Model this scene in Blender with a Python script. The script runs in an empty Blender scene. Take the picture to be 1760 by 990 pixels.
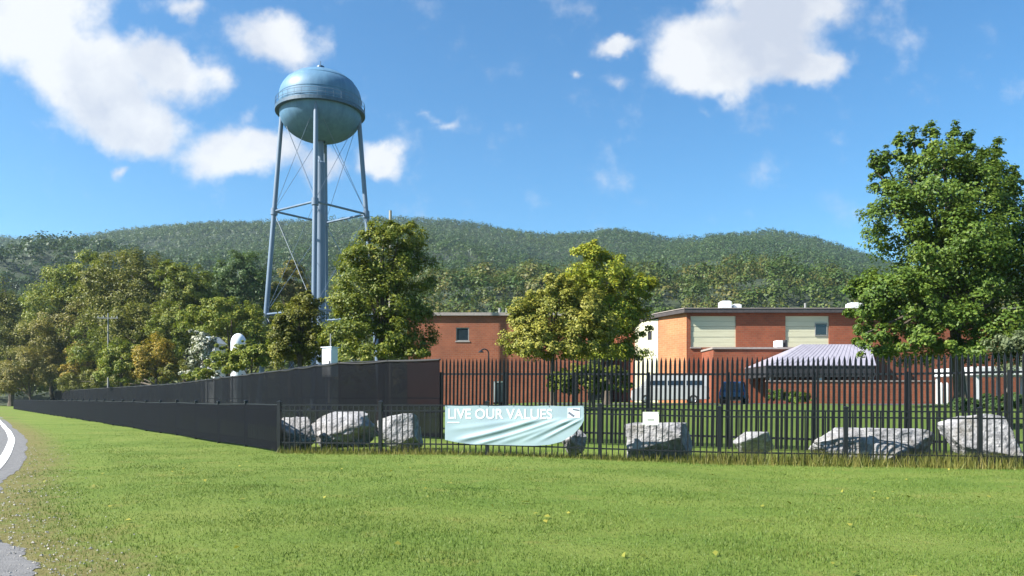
import bpy, bmesh, math, random
import numpy as np
from mathutils import Vector, Matrix, noise as mnoise

SC = bpy.context.scene
COL = SC.collection
R = math.radians
F, CX, HY, EYE = 1320.0, 880.0, 685.0, 1.6

def P(px, py, Y):
    return ((px - CX) / F * Y, Y, EYE + (HY - py) / F * Y)

def sstep(a, b, x):
    t = np.clip((np.asarray(x, float) - a) / (b - a), 0, 1)
    return t * t * (3 - 2 * t)

# ------------------------------------------------------------------ materials
def new_mat(name):
    m = bpy.data.materials.new(name); m.use_nodes = True
    nt = m.node_tree; nt.nodes.clear()
    out = nt.nodes.new('ShaderNodeOutputMaterial')
    return m, nt, out

def N(nt, kind, **kw):
    n = nt.nodes.new(kind)
    for k, v in kw.items():
        if k in n.inputs: n.inputs[k].default_value = v
        else: setattr(n, k, v)
    return n

def ramp(nt, stops, interp='LINEAR'):
    n = nt.nodes.new('ShaderNodeValToRGB'); cr = n.color_ramp; cr.interpolation = interp
    while len(cr.elements) < len(stops): cr.elements.new(0.5)
    for e, (p, c) in zip(cr.elements, stops):
        e.position = p; e.color = (c[0], c[1], c[2], 1) if not isinstance(c, (int, float)) else (c, c, c, 1)
    return n

def mixc(nt, fac, a, b, blend='MIX'):
    n = nt.nodes.new('ShaderNodeMix'); n.data_type = 'RGBA'; n.blend_type = blend
    L = nt.links
    for sock, v in ((n.inputs[0], fac), (n.inputs[6], a), (n.inputs[7], b)):
        if hasattr(v, 'is_linked'): L.new(v, sock)
        elif isinstance(v, (int, float)): sock.default_value = v
        else: sock.default_value = (v[0], v[1], v[2], 1)
    return n.outputs[2]

def math_n(nt, op, a, b=None, clamp=False):
    n = nt.nodes.new('ShaderNodeMath'); n.operation = op; n.use_clamp = clamp
    for i, v in enumerate((a, b)):
        if v is None: continue
        if hasattr(v, 'is_linked'): nt.links.new(v, n.inputs[i])
        else: n.inputs[i].default_value = v
    return n.outputs[0]

def simple(name, c1, c2=None, rough=0.6, scale=3.0, metallic=0.0, bump=0.0, bscale=20.0, spec=0.5, stretch=None):
    m, nt, out = new_mat(name); L = nt.links
    b = N(nt, 'ShaderNodeBsdfPrincipled'); b.inputs['Roughness'].default_value = rough
    b.inputs['Metallic'].default_value = metallic
    b.inputs['Specular IOR Level'].default_value = spec
    tc = N(nt, 'ShaderNodeTexCoord'); vec = tc.outputs['Object']
    if stretch:
        mp = N(nt, 'ShaderNodeMapping'); mp.inputs['Scale'].default_value = stretch
        L.new(vec, mp.inputs[0]); vec = mp.outputs[0]
    if c2 is None: c2 = tuple(x * 0.75 for x in c1)
    n = N(nt, 'ShaderNodeTexNoise', Scale=scale, Detail=6.0, Roughness=0.65)
    L.new(vec, n.inputs['Vector'])
    r = ramp(nt, [(0.35, c2), (0.65, c1)]); L.new(n.outputs[0], r.inputs[0])
    L.new(r.outputs[0], b.inputs['Base Color'])
    if bump:
        n2 = N(nt, 'ShaderNodeTexNoise', Scale=bscale, Detail=5.0); L.new(vec, n2.inputs['Vector'])
        bp = N(nt, 'ShaderNodeBump', Strength=bump, Distance=0.05); L.new(n2.outputs[0], bp.inputs['Height'])
        L.new(bp.outputs[0], b.inputs['Normal'])
    L.new(b.outputs[0], out.inputs[0])
    return m

def leaf_mat(name, stops, trans=0.3, attr=False):
    """foliage: hue varies from leaf to leaf and, more softly, from bough to bough"""
    m, nt, out = new_mat(name); L = nt.links
    g = N(nt, 'ShaderNodeNewGeometry')
    tc = N(nt, 'ShaderNodeTexCoord')
    n = N(nt, 'ShaderNodeTexNoise', Scale=0.45, Detail=2.0); L.new(tc.outputs['Object'], n.inputs['Vector'])
    if attr:
        a = N(nt, 'ShaderNodeAttribute'); a.attribute_name = 'tint'
        v = math_n(nt, 'ADD', math_n(nt, 'MULTIPLY', g.outputs['Random Per Island'], 0.25), math_n(nt, 'MULTIPLY', a.outputs['Fac'], 0.75))
    else:
        v = math_n(nt, 'ADD', math_n(nt, 'MULTIPLY', g.outputs['Random Per Island'], 0.5), math_n(nt, 'MULTIPLY', n.outputs[0], 0.6))
        v = math_n(nt, 'SUBTRACT', v, 0.05)
    r = ramp(nt, stops); L.new(v, r.inputs[0])
    b = N(nt, 'ShaderNodeBsdfPrincipled'); b.inputs['Roughness'].default_value = 0.55
    b.inputs['Specular IOR Level'].default_value = 0.3
    L.new(r.outputs[0], b.inputs['Base Color'])
    t = N(nt, 'ShaderNodeBsdfTranslucent')
    tcx = mixc(nt, 0.35, r.outputs[0], (0.16, 0.22, 0.02)); L.new(tcx, t.inputs[0])
    mx = N(nt, 'ShaderNodeMixShader'); mx.inputs[0].default_value = trans
    L.new(b.outputs[0], mx.inputs[1]); L.new(t.outputs[0], mx.inputs[2]); L.new(mx.outputs[0], out.inputs[0])
    return m

def brick_mat(name, c1, c2, mortar):
    m, nt, out = new_mat(name); L = nt.links
    tc = N(nt, 'ShaderNodeTexCoord'); sp = N(nt, 'ShaderNodeSeparateXYZ'); L.new(tc.outputs['Object'], sp.inputs[0])
    cb = N(nt, 'ShaderNodeCombineXYZ')
    L.new(math_n(nt, 'ADD', sp.outputs[0], sp.outputs[1]), cb.inputs[0]); L.new(sp.outputs[2], cb.inputs[1])
    br = N(nt, 'ShaderNodeTexBrick', Scale=1.0)
    br.inputs['Brick Width'].default_value = 0.4; br.inputs['Row Height'].default_value = 0.2
    br.inputs['Mortar Size'].default_value = 0.012
    br.inputs['Color1'].default_value = (*c1, 1); br.inputs['Color2'].default_value = (*c2, 1); br.inputs['Mortar'].default_value = (*mortar, 1)
    L.new(cb.outputs[0], br.inputs[0])
    n = N(nt, 'ShaderNodeTexNoise', Scale=0.5, Detail=6.0); L.new(tc.outputs['Object'], n.inputs['Vector'])
    r = ramp(nt, [(0.3, 0.72), (0.7, 1.1)]); L.new(n.outputs[0], r.inputs[0])
    b = N(nt, 'ShaderNodeBsdfPrincipled'); b.inputs['Roughness'].default_value = 0.85
    L.new(mixc(nt, 1.0, br.outputs[0], r.outputs[0], 'MULTIPLY'), b.inputs['Base Color'])
    bp = N(nt, 'ShaderNodeBump', Strength=0.4, Distance=0.02); L.new(br.outputs['Fac'], bp.inputs['Height']); bp.invert = True
    L.new(bp.outputs[0], b.inputs['Normal'])
    L.new(b.outputs[0], out.inputs[0])
    return m

M = {}
M['black'] = simple('black_powder_coat', (0.0105, 0.0116, 0.0148), (0.0074, 0.0084, 0.0105), rough=0.4, scale=2, spec=0.4)
M['screen'] = simple('privacy_mesh_fabric', (0.0021, 0.0033, 0.0069), (0.0012, 0.0021, 0.0045), rough=0.8, scale=0.7, bump=0.3, bscale=3, spec=0.12)
def see_through(m, k):
    nt = m.node_tree; out = [n for n in nt.nodes if n.type == 'OUTPUT_MATERIAL'][0]; b = out.inputs[0].links[0].from_socket
    t = N(nt, 'ShaderNodeBsdfTransparent'); mx = N(nt, 'ShaderNodeMixShader'); mx.inputs[0].default_value = k
    tc = N(nt, 'ShaderNodeTexCoord'); n = N(nt, 'ShaderNodeTexNoise', Scale=0.35, Detail=3.0); nt.links.new(tc.outputs['Object'], n.inputs['Vector'])
    r = ramp(nt, [(0.3, k * 0.6), (0.7, k * 1.3)]); nt.links.new(n.outputs[0], r.inputs[0]); nt.links.new(r.outputs[0], mx.inputs[0])
    nt.links.new(b, mx.inputs[1]); nt.links.new(t.outputs[0], mx.inputs[2]); nt.links.new(mx.outputs[0], out.inputs[0])
see_through(M['screen'], 0.22)
M['hem'] = simple('screen_hem', (0.006, 0.006, 0.007), rough=0.7)
M['tank'] = simple('tower_blue_paint', (0.1025, 0.2091, 0.3280), (0.0738, 0.1599, 0.2624), rough=0.5, scale=0.9, stretch=(1.6, 1.6, 0.16), spec=0.35)
M['legs'] = simple('tower_leg_paint', (0.1425, 0.1950, 0.2700), (0.0975, 0.1425, 0.2100), rough=0.5, scale=0.6, stretch=(1, 1, 0.15))
M['darkblue'] = simple('tower_catwalk_paint', (0.05, 0.10, 0.16), rough=0.5)
M['brick_orange'] = brick_mat('orange_brick', (0.2863, 0.0826, 0.0362), (0.2386, 0.0635, 0.0271), (0.2454, 0.1271, 0.0783))
M['brick_sunlit'] = brick_mat('sunlit_orange_brick', (0.4180, 0.1600, 0.0686), (0.3610, 0.1310, 0.0527), (0.3515, 0.2134, 0.1230))  # orange brick brightened to carry the sun on the corner wall
M['brick_red'] = brick_mat('red_brick', (0.2588, 0.0653, 0.0274), (0.2084, 0.0522, 0.0233), (0.1941, 0.0957, 0.0514))
M['cream'] = simple('cream_panel', (0.5270, 0.5100, 0.3655), (0.4590, 0.4420, 0.3145), rough=0.6, scale=2, stretch=(0.3, 0.3, 3))
M['coping'] = simple('dark_coping', (0.06, 0.05, 0.05), rough=0.6)
M['stone'] = simple('pale_coping', (0.3276, 0.2808, 0.2574), rough=0.7)
M['metalroof'] = simple('lilac_metal_roof', (0.3070, 0.2916, 0.3377), (0.2533, 0.2380, 0.2840), rough=0.45, scale=1.2, stretch=(4, 0.3, 0.3))
M['soffit'] = simple('dark_soffit', (0.03, 0.03, 0.035), rough=0.7)
M['glass'] = simple('dark_glass', (0.02, 0.03, 0.04), rough=0.08, spec=0.8)
M['white'] = simple('white_paint', (0.7020, 0.7020, 0.6930), (0.5940, 0.5940, 0.5940), rough=0.45, scale=1.5)
M['white_metal'] = simple('white_metal', (0.74, 0.77, 0.80), (0.62, 0.66, 0.70), rough=0.35, scale=1)
M['vehicle_white'] = simple('white_car_paint', (0.3772, 0.3820, 0.3869), (0.3579, 0.3627, 0.3675), rough=0.2)
M['vehicle_blue'] = simple('blue_car_paint', (0.018, 0.055, 0.15), (0.015, 0.045, 0.12), rough=0.2)
M['rubber'] = simple('tyre_rubber', (0.015, 0.015, 0.015), rough=0.8)
M['chrome'] = simple('rim_alloy', (0.5, 0.5, 0.52), rough=0.3, metallic=0.9)
M['red'] = simple('tail_light', (0.4, 0.02, 0.02), rough=0.2)
M['bark'] = simple('bark', (0.12, 0.095, 0.07), (0.06, 0.048, 0.036), rough=0.9, scale=6, bump=0.5, stretch=(3, 3, 0.6))
M['pole'] = simple('weathered_pole_wood', (0.3120, 0.2886, 0.2340), (0.2340, 0.2106, 0.1716), rough=0.85, scale=4, stretch=(3, 3, 0.3))
M['greypole'] = simple('grey_pole', (0.2496, 0.2496, 0.2418), (0.1950, 0.1950, 0.1950), rough=0.7, scale=4)
M['sign'] = simple('sign_white', (0.6800, 0.6970, 0.6120), (0.6290, 0.6460, 0.5780), rough=0.5)
M['signgrey'] = simple('sign_grey', (0.3510, 0.3666, 0.3276), rough=0.5)
M['letter'] = simple('banner_white_ink', (0.72, 0.75, 0.77), (0.64, 0.68, 0.71), rough=0.6)
M['emblem'] = simple('banner_grey_ink', (0.16, 0.18, 0.24), rough=0.6)

def banner_mat():
    m, nt, out = new_mat('banner_vinyl'); L = nt.links
    b = N(nt, 'ShaderNodeBsdfPrincipled', Roughness=0.38)
    tc = N(nt, 'ShaderNodeTexCoord'); n = N(nt, 'ShaderNodeTexNoise', Scale=0.8, Detail=2.0); L.new(tc.outputs['Object'], n.inputs['Vector'])
    r = ramp(nt, [(0.35, (0.365, 0.465, 0.53)), (0.65, (0.40, 0.52, 0.55))]); L.new(n.outputs[0], r.inputs[0])
    L.new(r.outputs[0], b.inputs['Base Color'])
    t = N(nt, 'ShaderNodeBsdfTranslucent'); L.new(r.outputs[0], t.inputs[0])
    mx = N(nt, 'ShaderNodeMixShader'); mx.inputs[0].default_value = 0.2
    L.new(b.outputs[0], mx.inputs[1]); L.new(t.outputs[0], mx.inputs[2]); L.new(mx.outputs[0], out.inputs[0])
    return m
M['banner'] = banner_mat()

def rock_mat():
    m, nt, out = new_mat('limestone'); L = nt.links
    b = N(nt, 'ShaderNodeBsdfPrincipled', Roughness=0.85)
    tc = N(nt, 'ShaderNodeTexCoord')
    n = N(nt, 'ShaderNodeTexNoise', Scale=3.0, Detail=9.0, Roughness=0.7); L.new(tc.outputs['Object'], n.inputs['Vector'])
    r = ramp(nt, [(0.32, (0.0906, 0.0906, 0.0951)), (0.5, (0.2355, 0.2309, 0.2399)), (0.7, (0.3984, 0.3894, 0.3894))]); L.new(n.outputs[0], r.inputs[0])
    v = N(nt, 'ShaderNodeTexVoronoi', Scale=2.2); v.feature = 'DISTANCE_TO_EDGE'
    wv = N(nt, 'ShaderNodeVectorMath'); wv.operation = 'ADD'; L.new(tc.outputs['Object'], wv.inputs[0])
    n3 = N(nt, 'ShaderNodeTexNoise', Scale=4.0); L.new(n3.outputs['Color'], wv.inputs[1]); L.new(tc.outputs['Object'], n3.inputs['Vector'])
    L.new(wv.outputs[0], v.inputs['Vector'])
    cr = ramp(nt, [(0.0, 0.45), (0.035, 1.0)]); L.new(v.outputs[0], cr.inputs[0])
    L.new(mixc(nt, 0.7, r.outputs[0], cr.outputs[0], 'MULTIPLY'), b.inputs['Base Color'])
    n2 = N(nt, 'ShaderNodeTexNoise', Scale=9.0, Detail=8.0); L.new(tc.outputs['Object'], n2.inputs['Vector'])
    n4 = N(nt, 'ShaderNodeTexNoise', Scale=1.3, Detail=7.0, Roughness=0.7); L.new(tc.outputs['Object'], n4.inputs['Vector'])
    st = ramp(nt, [(0.50, 0.0), (0.66, 0.75)]); L.new(n4.outputs[0], st.inputs[0])
    sb = b.inputs['Base Color'].links[0].from_socket; L.new(mixc(nt, st.outputs[0], sb, (0.10, 0.085, 0.06)), b.inputs['Base Color'])
    bp = N(nt, 'ShaderNodeBump', Strength=0.8, Distance=0.08); L.new(n2.outputs[0], bp.inputs['Height']); L.new(bp.outputs[0], b.inputs['Normal'])
    L.new(b.outputs[0], out.inputs[0]); return m
M['rock'] = rock_mat()

DG, MG, YG = (0.030, 0.058, 0.012), (0.060, 0.105, 0.018), (0.125, 0.17, 0.028)
M['leaf_green'] = leaf_mat('leaf_green', [(0.15, (0.0455, 0.0879, 0.0137)), (0.5, (0.0878, 0.1489, 0.0190)), (0.85, (0.1741, 0.2265, 0.0304))])
M['leaf_dark'] = leaf_mat('leaf_dark', [(0.15, (0.0604, 0.0931, 0.0120)), (0.5, (0.1249, 0.1584, 0.0176)), (0.85, (0.2662, 0.2582, 0.0264))])
M['leaf_yellow'] = leaf_mat('leaf_yellow', [(0.1, (0.115, 0.142, 0.022)), (0.5, (0.245, 0.245, 0.040)), (0.9, (0.40, 0.35, 0.060))])
M['leaf_ygreen'] = leaf_mat('leaf_ygreen', [(0.15, (0.0802, 0.1236, 0.0130)), (0.5, (0.1604, 0.2030, 0.0194)), (0.85, (0.3198, 0.2903, 0.0266))])
M['leaf_gold'] = leaf_mat('leaf_gold', [(0.15, (0.1140, 0.1648, 0.0151)), (0.5, (0.2281, 0.2707, 0.0227)), (0.85, (0.4548, 0.3871, 0.0311))])
M['leaf_olive'] = leaf_mat('leaf_olive', [(0.15, (0.0540, 0.0709, 0.0106)), (0.5, (0.1334, 0.1394, 0.0176)), (0.85, (0.2343, 0.2129, 0.0246))])
M['leaf_brown'] = leaf_mat('leaf_brown', [(0.15, (0.0731, 0.0790, 0.0158)), (0.5, (0.1747, 0.1581, 0.0266)), (0.85, (0.2913, 0.2286, 0.0403))])
M['leaf_orange'] = leaf_mat('leaf_orange', [(0.15, (0.1099, 0.1200, 0.0130)), (0.5, (0.2667, 0.2093, 0.0194)), (0.85, (0.4695, 0.2746, 0.0223))])
M['leaf_teal'] = leaf_mat('leaf_teal', [(0.15, (0.0352, 0.0696, 0.0216)), (0.5, (0.0624, 0.1144, 0.0320)), (0.85, (0.1112, 0.1616, 0.0352))])
M['leaf_grey'] = leaf_mat('leaf_grey', [(0.15, (0.0680, 0.0896, 0.0448)), (0.5, (0.1240, 0.1560, 0.0752)), (0.85, (0.1984, 0.2280, 0.1104))])
M['leaf_white'] = leaf_mat('blossom_white', [(0.2, (0.0510, 0.0765, 0.0255)), (0.45, (0.1105, 0.1360, 0.0510)), (0.55, (0.4250, 0.4250, 0.3230)), (0.8, (0.6630, 0.6630, 0.5780))], trans=0.15)
M['woods'] = leaf_mat('woods_foliage', [(0.05, (0.0143, 0.0403, 0.0107)), (0.35, (0.0293, 0.0662, 0.0132)), (0.6, (0.0502, 0.0886, 0.0145)), (0.8, (0.0814, 0.1058, 0.0183)), (0.95, (0.1224, 0.1058, 0.0227))], trans=0.22, attr=True)
M['grass'] = leaf_mat('grass_blades', [(0.05, (0.060, 0.118, 0.016)), (0.35, (0.105, 0.165, 0.026)), (0.6, (0.155, 0.195, 0.036)), (0.85, (0.215, 0.215, 0.055)), (0.98, (0.30, 0.25, 0.10))], trans=0.25, attr=True)
M['weeds'] = leaf_mat('weed_blades', [(0.1, (0.0710, 0.0998, 0.0164)), (0.5, (0.1498, 0.1576, 0.0328)), (0.9, (0.2683, 0.2161, 0.0655))], trans=0.25)

def ground_mat():
    m, nt, out = new_mat('ground_turf'); L = nt.links
    b = N(nt, 'ShaderNodeBsdfPrincipled', Roughness=0.9); b.inputs['Specular IOR Level'].default_value = 0.15
    tc = N(nt, 'ShaderNodeTexCoord'); V = tc.outputs['Object']
    def nz(s, d=4.0, rg=0.6):
        n = N(nt, 'ShaderNodeTexNoise', Scale=s, Detail=d, Roughness=rg); L.new(V, n.inputs['Vector']); return n.outputs[0]
    r = ramp(nt, [(0.33, (0.0772, 0.1326, 0.0193)), (0.5, (0.1123, 0.1677, 0.0281)), (0.68, (0.1509, 0.1950, 0.0408))]); L.new(nz(0.35, 5, 0.7), r.inputs[0])
    sx = N(nt, 'ShaderNodeMapping'); sx.inputs['Scale'].default_value = (0.10, 0.55, 1); sx.inputs['Rotation'].default_value = (0, 0, R(-12)); L.new(V, sx.inputs[0])
    bn = N(nt, 'ShaderNodeTexNoise', Scale=1.0, Detail=4.0, Roughness=0.6); L.new(sx.outputs[0], bn.inputs['Vector'])
    bro = ramp(nt, [(0.38, 0.0), (0.62, 1.0)]); L.new(bn.outputs[0], bro.inputs[0])
    fine = ramp(nt, [(0.3, 0.62), (0.7, 1.25)]); L.new(nz(14, 4, 0.75), fine.inputs[0])
    c = mixc(nt, 0.8, r.outputs[0], fine.outputs[0], 'MULTIPLY')
    c = mixc(nt, math_n(nt, 'MULTIPLY', bro.outputs[0], 0.45), c, (0.155, 0.185, 0.040))
    # dry patches
    dry = ramp(nt, [(0.56, 0.0), (0.70, 0.55)]); L.new(nz(0.9, 6, 0.7), dry.inputs[0])
    c = mixc(nt, dry.outputs[0], c, (0.205, 0.185, 0.05))
    # shoulder by the road: worn brown turf and gravel crumbs
    a = N(nt, 'ShaderNodeAttribute'); a.attribute_name = 'shoulder'
    k = math_n(nt, 'ADD', a.outputs['Fac'], math_n(nt, 'MULTIPLY', math_n(nt, 'SUBTRACT', nz(2.2, 7, 0.75), 0.5), 1.7))
    kr = ramp(nt, [(0.55, 0.0), (1.0, 0.75)]); L.new(k, kr.inputs[0])
    br = ramp(nt, [(0.35, (0.1092, 0.0780, 0.0312)), (0.55, (0.1716, 0.1326, 0.0585)), (0.72, (0.2340, 0.2106, 0.1560))]); L.new(nz(9, 6, 0.8), br.inputs[0])
    c = mixc(nt, math_n(nt, 'MULTIPLY', kr.outputs[0], a.outputs['Fac']), c, br.outputs[0])
    # the enclosure behind the fences is greener, tree shade painted into its turf colour
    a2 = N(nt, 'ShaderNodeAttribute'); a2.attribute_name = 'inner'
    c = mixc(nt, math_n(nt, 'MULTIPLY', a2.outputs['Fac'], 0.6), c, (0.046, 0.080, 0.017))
    L.new(c, b.inputs['Base Color'])
    bp = N(nt, 'ShaderNodeBump', Strength=0.7, Distance=0.05); L.new(nz(22, 5, 0.8), bp.inputs['Height']); L.new(bp.outputs[0], b.inputs['Normal'])
    L.new(b.outputs[0], out.inputs[0]); return m
M['ground'] = ground_mat()
M['asphalt'] = simple('asphalt', (0.1560, 0.1521, 0.1521), (0.1014, 0.0998, 0.1014), rough=0.85, scale=6, bump=0.4, bscale=60)
M['gravel'] = simple('gravel_stone', (0.40, 0.37, 0.33), (0.16, 0.15, 0.14), rough=0.9, scale=25)
M['lot'] = simple('lot_asphalt', (0.0780, 0.0780, 0.0780), (0.0546, 0.0546, 0.0546), rough=0.85, scale=2)
M['paint'] = simple('road_paint', (0.80, 0.80, 0.78), (0.66, 0.66, 0.63), rough=0.6, scale=5)
M['hill'] = simple('hill_soil', (0.0273, 0.0429, 0.0156), (0.0172, 0.0281, 0.0109), rough=0.95, scale=0.02)

# ------------------------------------------------------------------ mesh helpers
class MB:
    def __init__(s): s.v = []; s.f = []; s.mi = []
    def add(s, vs, fs, mi=0):
        o = len(s.v); s.v += [tuple(v) for v in vs]; s.f += [tuple(i + o for i in f) for f in fs]; s.mi += [mi] * len(fs)
    def box(s, x0, x1, y0, y1, z0, z1, mi=0, M4=None):
        vs = [(x, y, z) for z in (z0, z1) for y in (y0, y1) for x in (x0, x1)]
        if M4 is not None: vs = [M4 @ Vector(v) for v in vs]
        s.add(vs, [(0, 2, 3, 1), (4, 5, 7, 6), (0, 1, 5, 4), (2, 6, 7, 3), (0, 4, 6, 2), (1, 3, 7, 5)], mi)
    def prism(s, poly, z0, z1, mi=0):
        n = len(poly); vs = [(x, y, z0) for x, y in poly] + [(x, y, z1) for x, y in poly]
        fs = [tuple(range(n - 1, -1, -1)), tuple(range(n, 2 * n))] + [(i, (i + 1) % n, n + (i + 1) % n, n + i) for i in range(n)]
        s.add(vs, fs, mi)
    def tube(s, pts, rad, sides=8, mi=0, cap=True):
        pts = [Vector(p) for p in pts]
        if isinstance(rad, (int, float)): rad = [rad] * len(pts)
        rings = []; ref = Vector((0.13, 0.91, 0.31))
        for i, p in enumerate(pts):
            d = (pts[min(i + 1, len(pts) - 1)] - pts[max(i - 1, 0)]).normalized()
            a = d.cross(ref if abs(d.dot(ref)) < 0.95 else Vector((1, 0, 0))).normalized(); b = d.cross(a)
            rings.append([p + (a * math.cos(2 * math.pi * k / sides) + b * math.sin(2 * math.pi * k / sides)) * rad[i] for k in range(sides)])
        vs = [v for r in rings for v in r]; fs = []
        for i in range(len(pts) - 1):
            for k in range(sides):
                fs.append((i * sides + k, i * sides + (k + 1) % sides, (i + 1) * sides + (k + 1) % sides, (i + 1) * sides + k))
        if cap:
            fs.append(tuple(range(sides - 1, -1, -1))); o = (len(pts) - 1) * sides; fs.append(tuple(range(o, o + sides)))
        s.add(vs, fs, mi)
    def lathe(s, prof, n=48, mi=0, c=(0, 0, 0)):
        vs = []; fs = []
        for r, z in prof:
            for k in range(n):
                a = 2 * math.pi * k / n; vs.append((c[0] + r * math.cos(a), c[1] + r * math.sin(a), c[2] + z))
        for i in range(len(prof) - 1):
            for k in range(n):
                fs.append((i * n + k, i * n + (k + 1) % n, (i + 1) * n + (k + 1) % n, (i + 1) * n + k))
        s.add(vs, fs, mi)
    def mesh(s, name, mats, smooth=False, bevel=0.0):
        me = bpy.data.meshes.new(name); me.from_pydata(s.v, [], s.f)
        for m in (mats if isinstance(mats, (list, tuple)) else [mats]): me.materials.append(m)
        me.polygons.foreach_set('material_index', s.mi)
        bm = bmesh.new(); bm.from_mesh(me); bmesh.ops.recalc_face_normals(bm, faces=bm.faces)
        if bevel: bmesh.ops.bevel(bm, geom=list(bm.edges), offset=bevel, segments=1, affect='EDGES', clamp_overlap=True)
        bm.to_mesh(me); bm.free()
        if smooth:
            me.polygons.foreach_set('use_smooth', [True] * len(me.polygons))
            try: me.set_sharp_from_angle(angle=R(38))
            except Exception: pass
        me.update(); return me
    def build(s, name, mats, parent=None, loc=None, **kw):
        return link(name, s.mesh(name, mats, **kw), parent, loc)

def link(name, me, parent=None, loc=None, rz=0.0):
    o = bpy.data.objects.new(name, me); COL.objects.link(o)
    if parent is not None: o.parent = parent
    if loc is not None: o.location = loc
    if rz: o.rotation_euler.z = rz
    return o

def tag(o, label, cat, group=None, kind=None):
    if label: o['label'] = label
    if cat: o['category'] = cat
    if group: o['group'] = group
    if kind: o['kind'] = kind
    return o

def thing(name, label, cat, loc=(0, 0, 0), rz=0.0, group=None):
    o = bpy.data.objects.new(name, None); COL.objects.link(o)
    o.empty_display_size = 0.3; o.location = loc; o.rotation_euler = (0, 0, rz)
    return tag(o, label, cat, group)

def np_mesh(name, verts, nper, mat, tint=None):
    """mesh of separate faces with nper corners each"""
    verts = np.ascontiguousarray(verts, dtype=np.float32).reshape(-1, 3)
    nv = len(verts); nf = nv // nper
    me = bpy.data.meshes.new(name)
    me.vertices.add(nv); me.vertices.foreach_set('co', verts.ravel())
    me.loops.add(nv); me.loops.foreach_set('vertex_index', np.arange(nv, dtype=np.int32))
    me.polygons.add(nf); me.polygons.foreach_set('loop_start', np.arange(0, nv, nper, dtype=np.int32))
    me.polygons.foreach_set('loop_total', np.full(nf, nper, dtype=np.int32))
    me.materials.append(mat)
    if tint is not None:
        a = me.attributes.new('tint', 'FLOAT', 'FACE'); a.data.foreach_set('value', np.asarray(tint, np.float32))
    me.update(calc_edges=True); return me

def unit(a): return a / np.maximum(np.linalg.norm(a, axis=-1, keepdims=True), 1e-9)

def cards(rng, pts, nor, size, aspect=0.6):
    n = len(pts); nor = unit(nor)
    t = unit(np.cross(nor, rng.normal(size=(n, 3)))); b = np.cross(nor, t)
    size = np.broadcast_to(np.asarray(size, float), (n,)) * rng.uniform(0.7, 1.3, n)
    L = (size * 0.5)[:, None]; W = L * aspect
    lift = nor * L * 0.25
    return np.stack([pts - t * L, pts + b * W + lift, pts + t * L, pts - b * W + lift], axis=1)

# ------------------------------------------------------------------ terrain
EDGE = [(2.0, -12), (-0.9, -3), (-2.2, 2), (-3.3, 5), (-4.28, 6.93), (-4.95, 7.8), (-5.95, 8.9), (-6.95, 10.2), (-8.55, 12.8), (-9.95, 15.1), (-12.25, 19.2), (-15.75, 24.85),
        (-20.0, 31.5), (-27.3, 42.2), (-46.9, 70.4), (-64, 95), (-84, 125), (-128, 190), (-200, 300)]
def smooth_poly(pts, n=8):
    out = []; p = [np.array(q, float) for q in pts]; p = [2 * p[0] - p[1]] + p + [2 * p[-1] - p[-2]]
    for i in range(1, len(p) - 2):
        for k in range(n):
            t = k / n
            out.append(0.5 * ((2 * p[i]) + (-p[i - 1] + p[i + 1]) * t + (2 * p[i - 1] - 5 * p[i] + 4 * p[i + 1] - p[i + 2]) * t * t + (-p[i - 1] + 3 * p[i] - 3 * p[i + 1] + p[i + 2]) * t ** 3))
    out.append(p[-2]); return np.array(out)
EDGE_S = smooth_poly(EDGE)

def gz(X, Y):
    X = np.asarray(X, float); Y = np.asarray(Y, float)
    dip = -0.15 * sstep(-3, 7, X) * sstep(6, 16, Y) * (1 - sstep(25, 32, Y))
    inner = 1.2 * sstep(29, 46, Y + 0.25 * np.maximum(X, 0)) * sstep(-10, 3, X + 0.0 * Y)
    bump = 0.035 * np.sin(X * 0.55 + 1.3) * np.sin(Y * 0.42 + X * 0.13) * sstep(2, 8, Y) * (1 - sstep(60, 90, Y))
    return dip + inner + bump
def gz1(x, y): return float(gz(x, y))

def axis_coords(lo, hi, fine_lo, fine_hi, step, growth=1.18):
    a = list(np.arange(fine_lo, fine_hi + 1e-6, step)); s = step; x = fine_hi
    while x < hi: s *= growth; x = min(x + s, hi); a.append(x)
    s = step; x = fine_lo; pre = []
    while x > lo: s *= growth; x = max(x - s, lo); pre.append(x)
    return np.array(pre[::-1] + a)

def grid_mesh(name, xs, ys, zf, mat):
    X, Y = np.meshgrid(xs, ys); Z = zf(X, Y); nx, ny = len(xs), len(ys)
    me = bpy.data.meshes.new(name)
    me.vertices.add(nx * ny); me.vertices.foreach_set('co', np.stack([X, Y, Z], -1).astype(np.float32).ravel())
    i = np.arange(nx * (ny - 1)).reshape(ny - 1, nx)[:, :-1]
    q = np.stack([i, i + 1, i + 1 + nx, i + nx], -1).reshape(-1, 4).astype(np.int32); nf = len(q)
    me.loops.add(nf * 4); me.loops.foreach_set('vertex_index', q.ravel())
    me.polygons.add(nf); me.polygons.foreach_set('loop_start', np.arange(0, nf * 4, 4, dtype=np.int32)); me.polygons.foreach_set('loop_total', np.full(nf, 4, dtype=np.int32))
    me.polygons.foreach_set('use_smooth', np.ones(nf, dtype=bool))
    me.materials.append(mat); me.update(calc_edges=True); return me, X.ravel(), Y.ravel()

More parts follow.
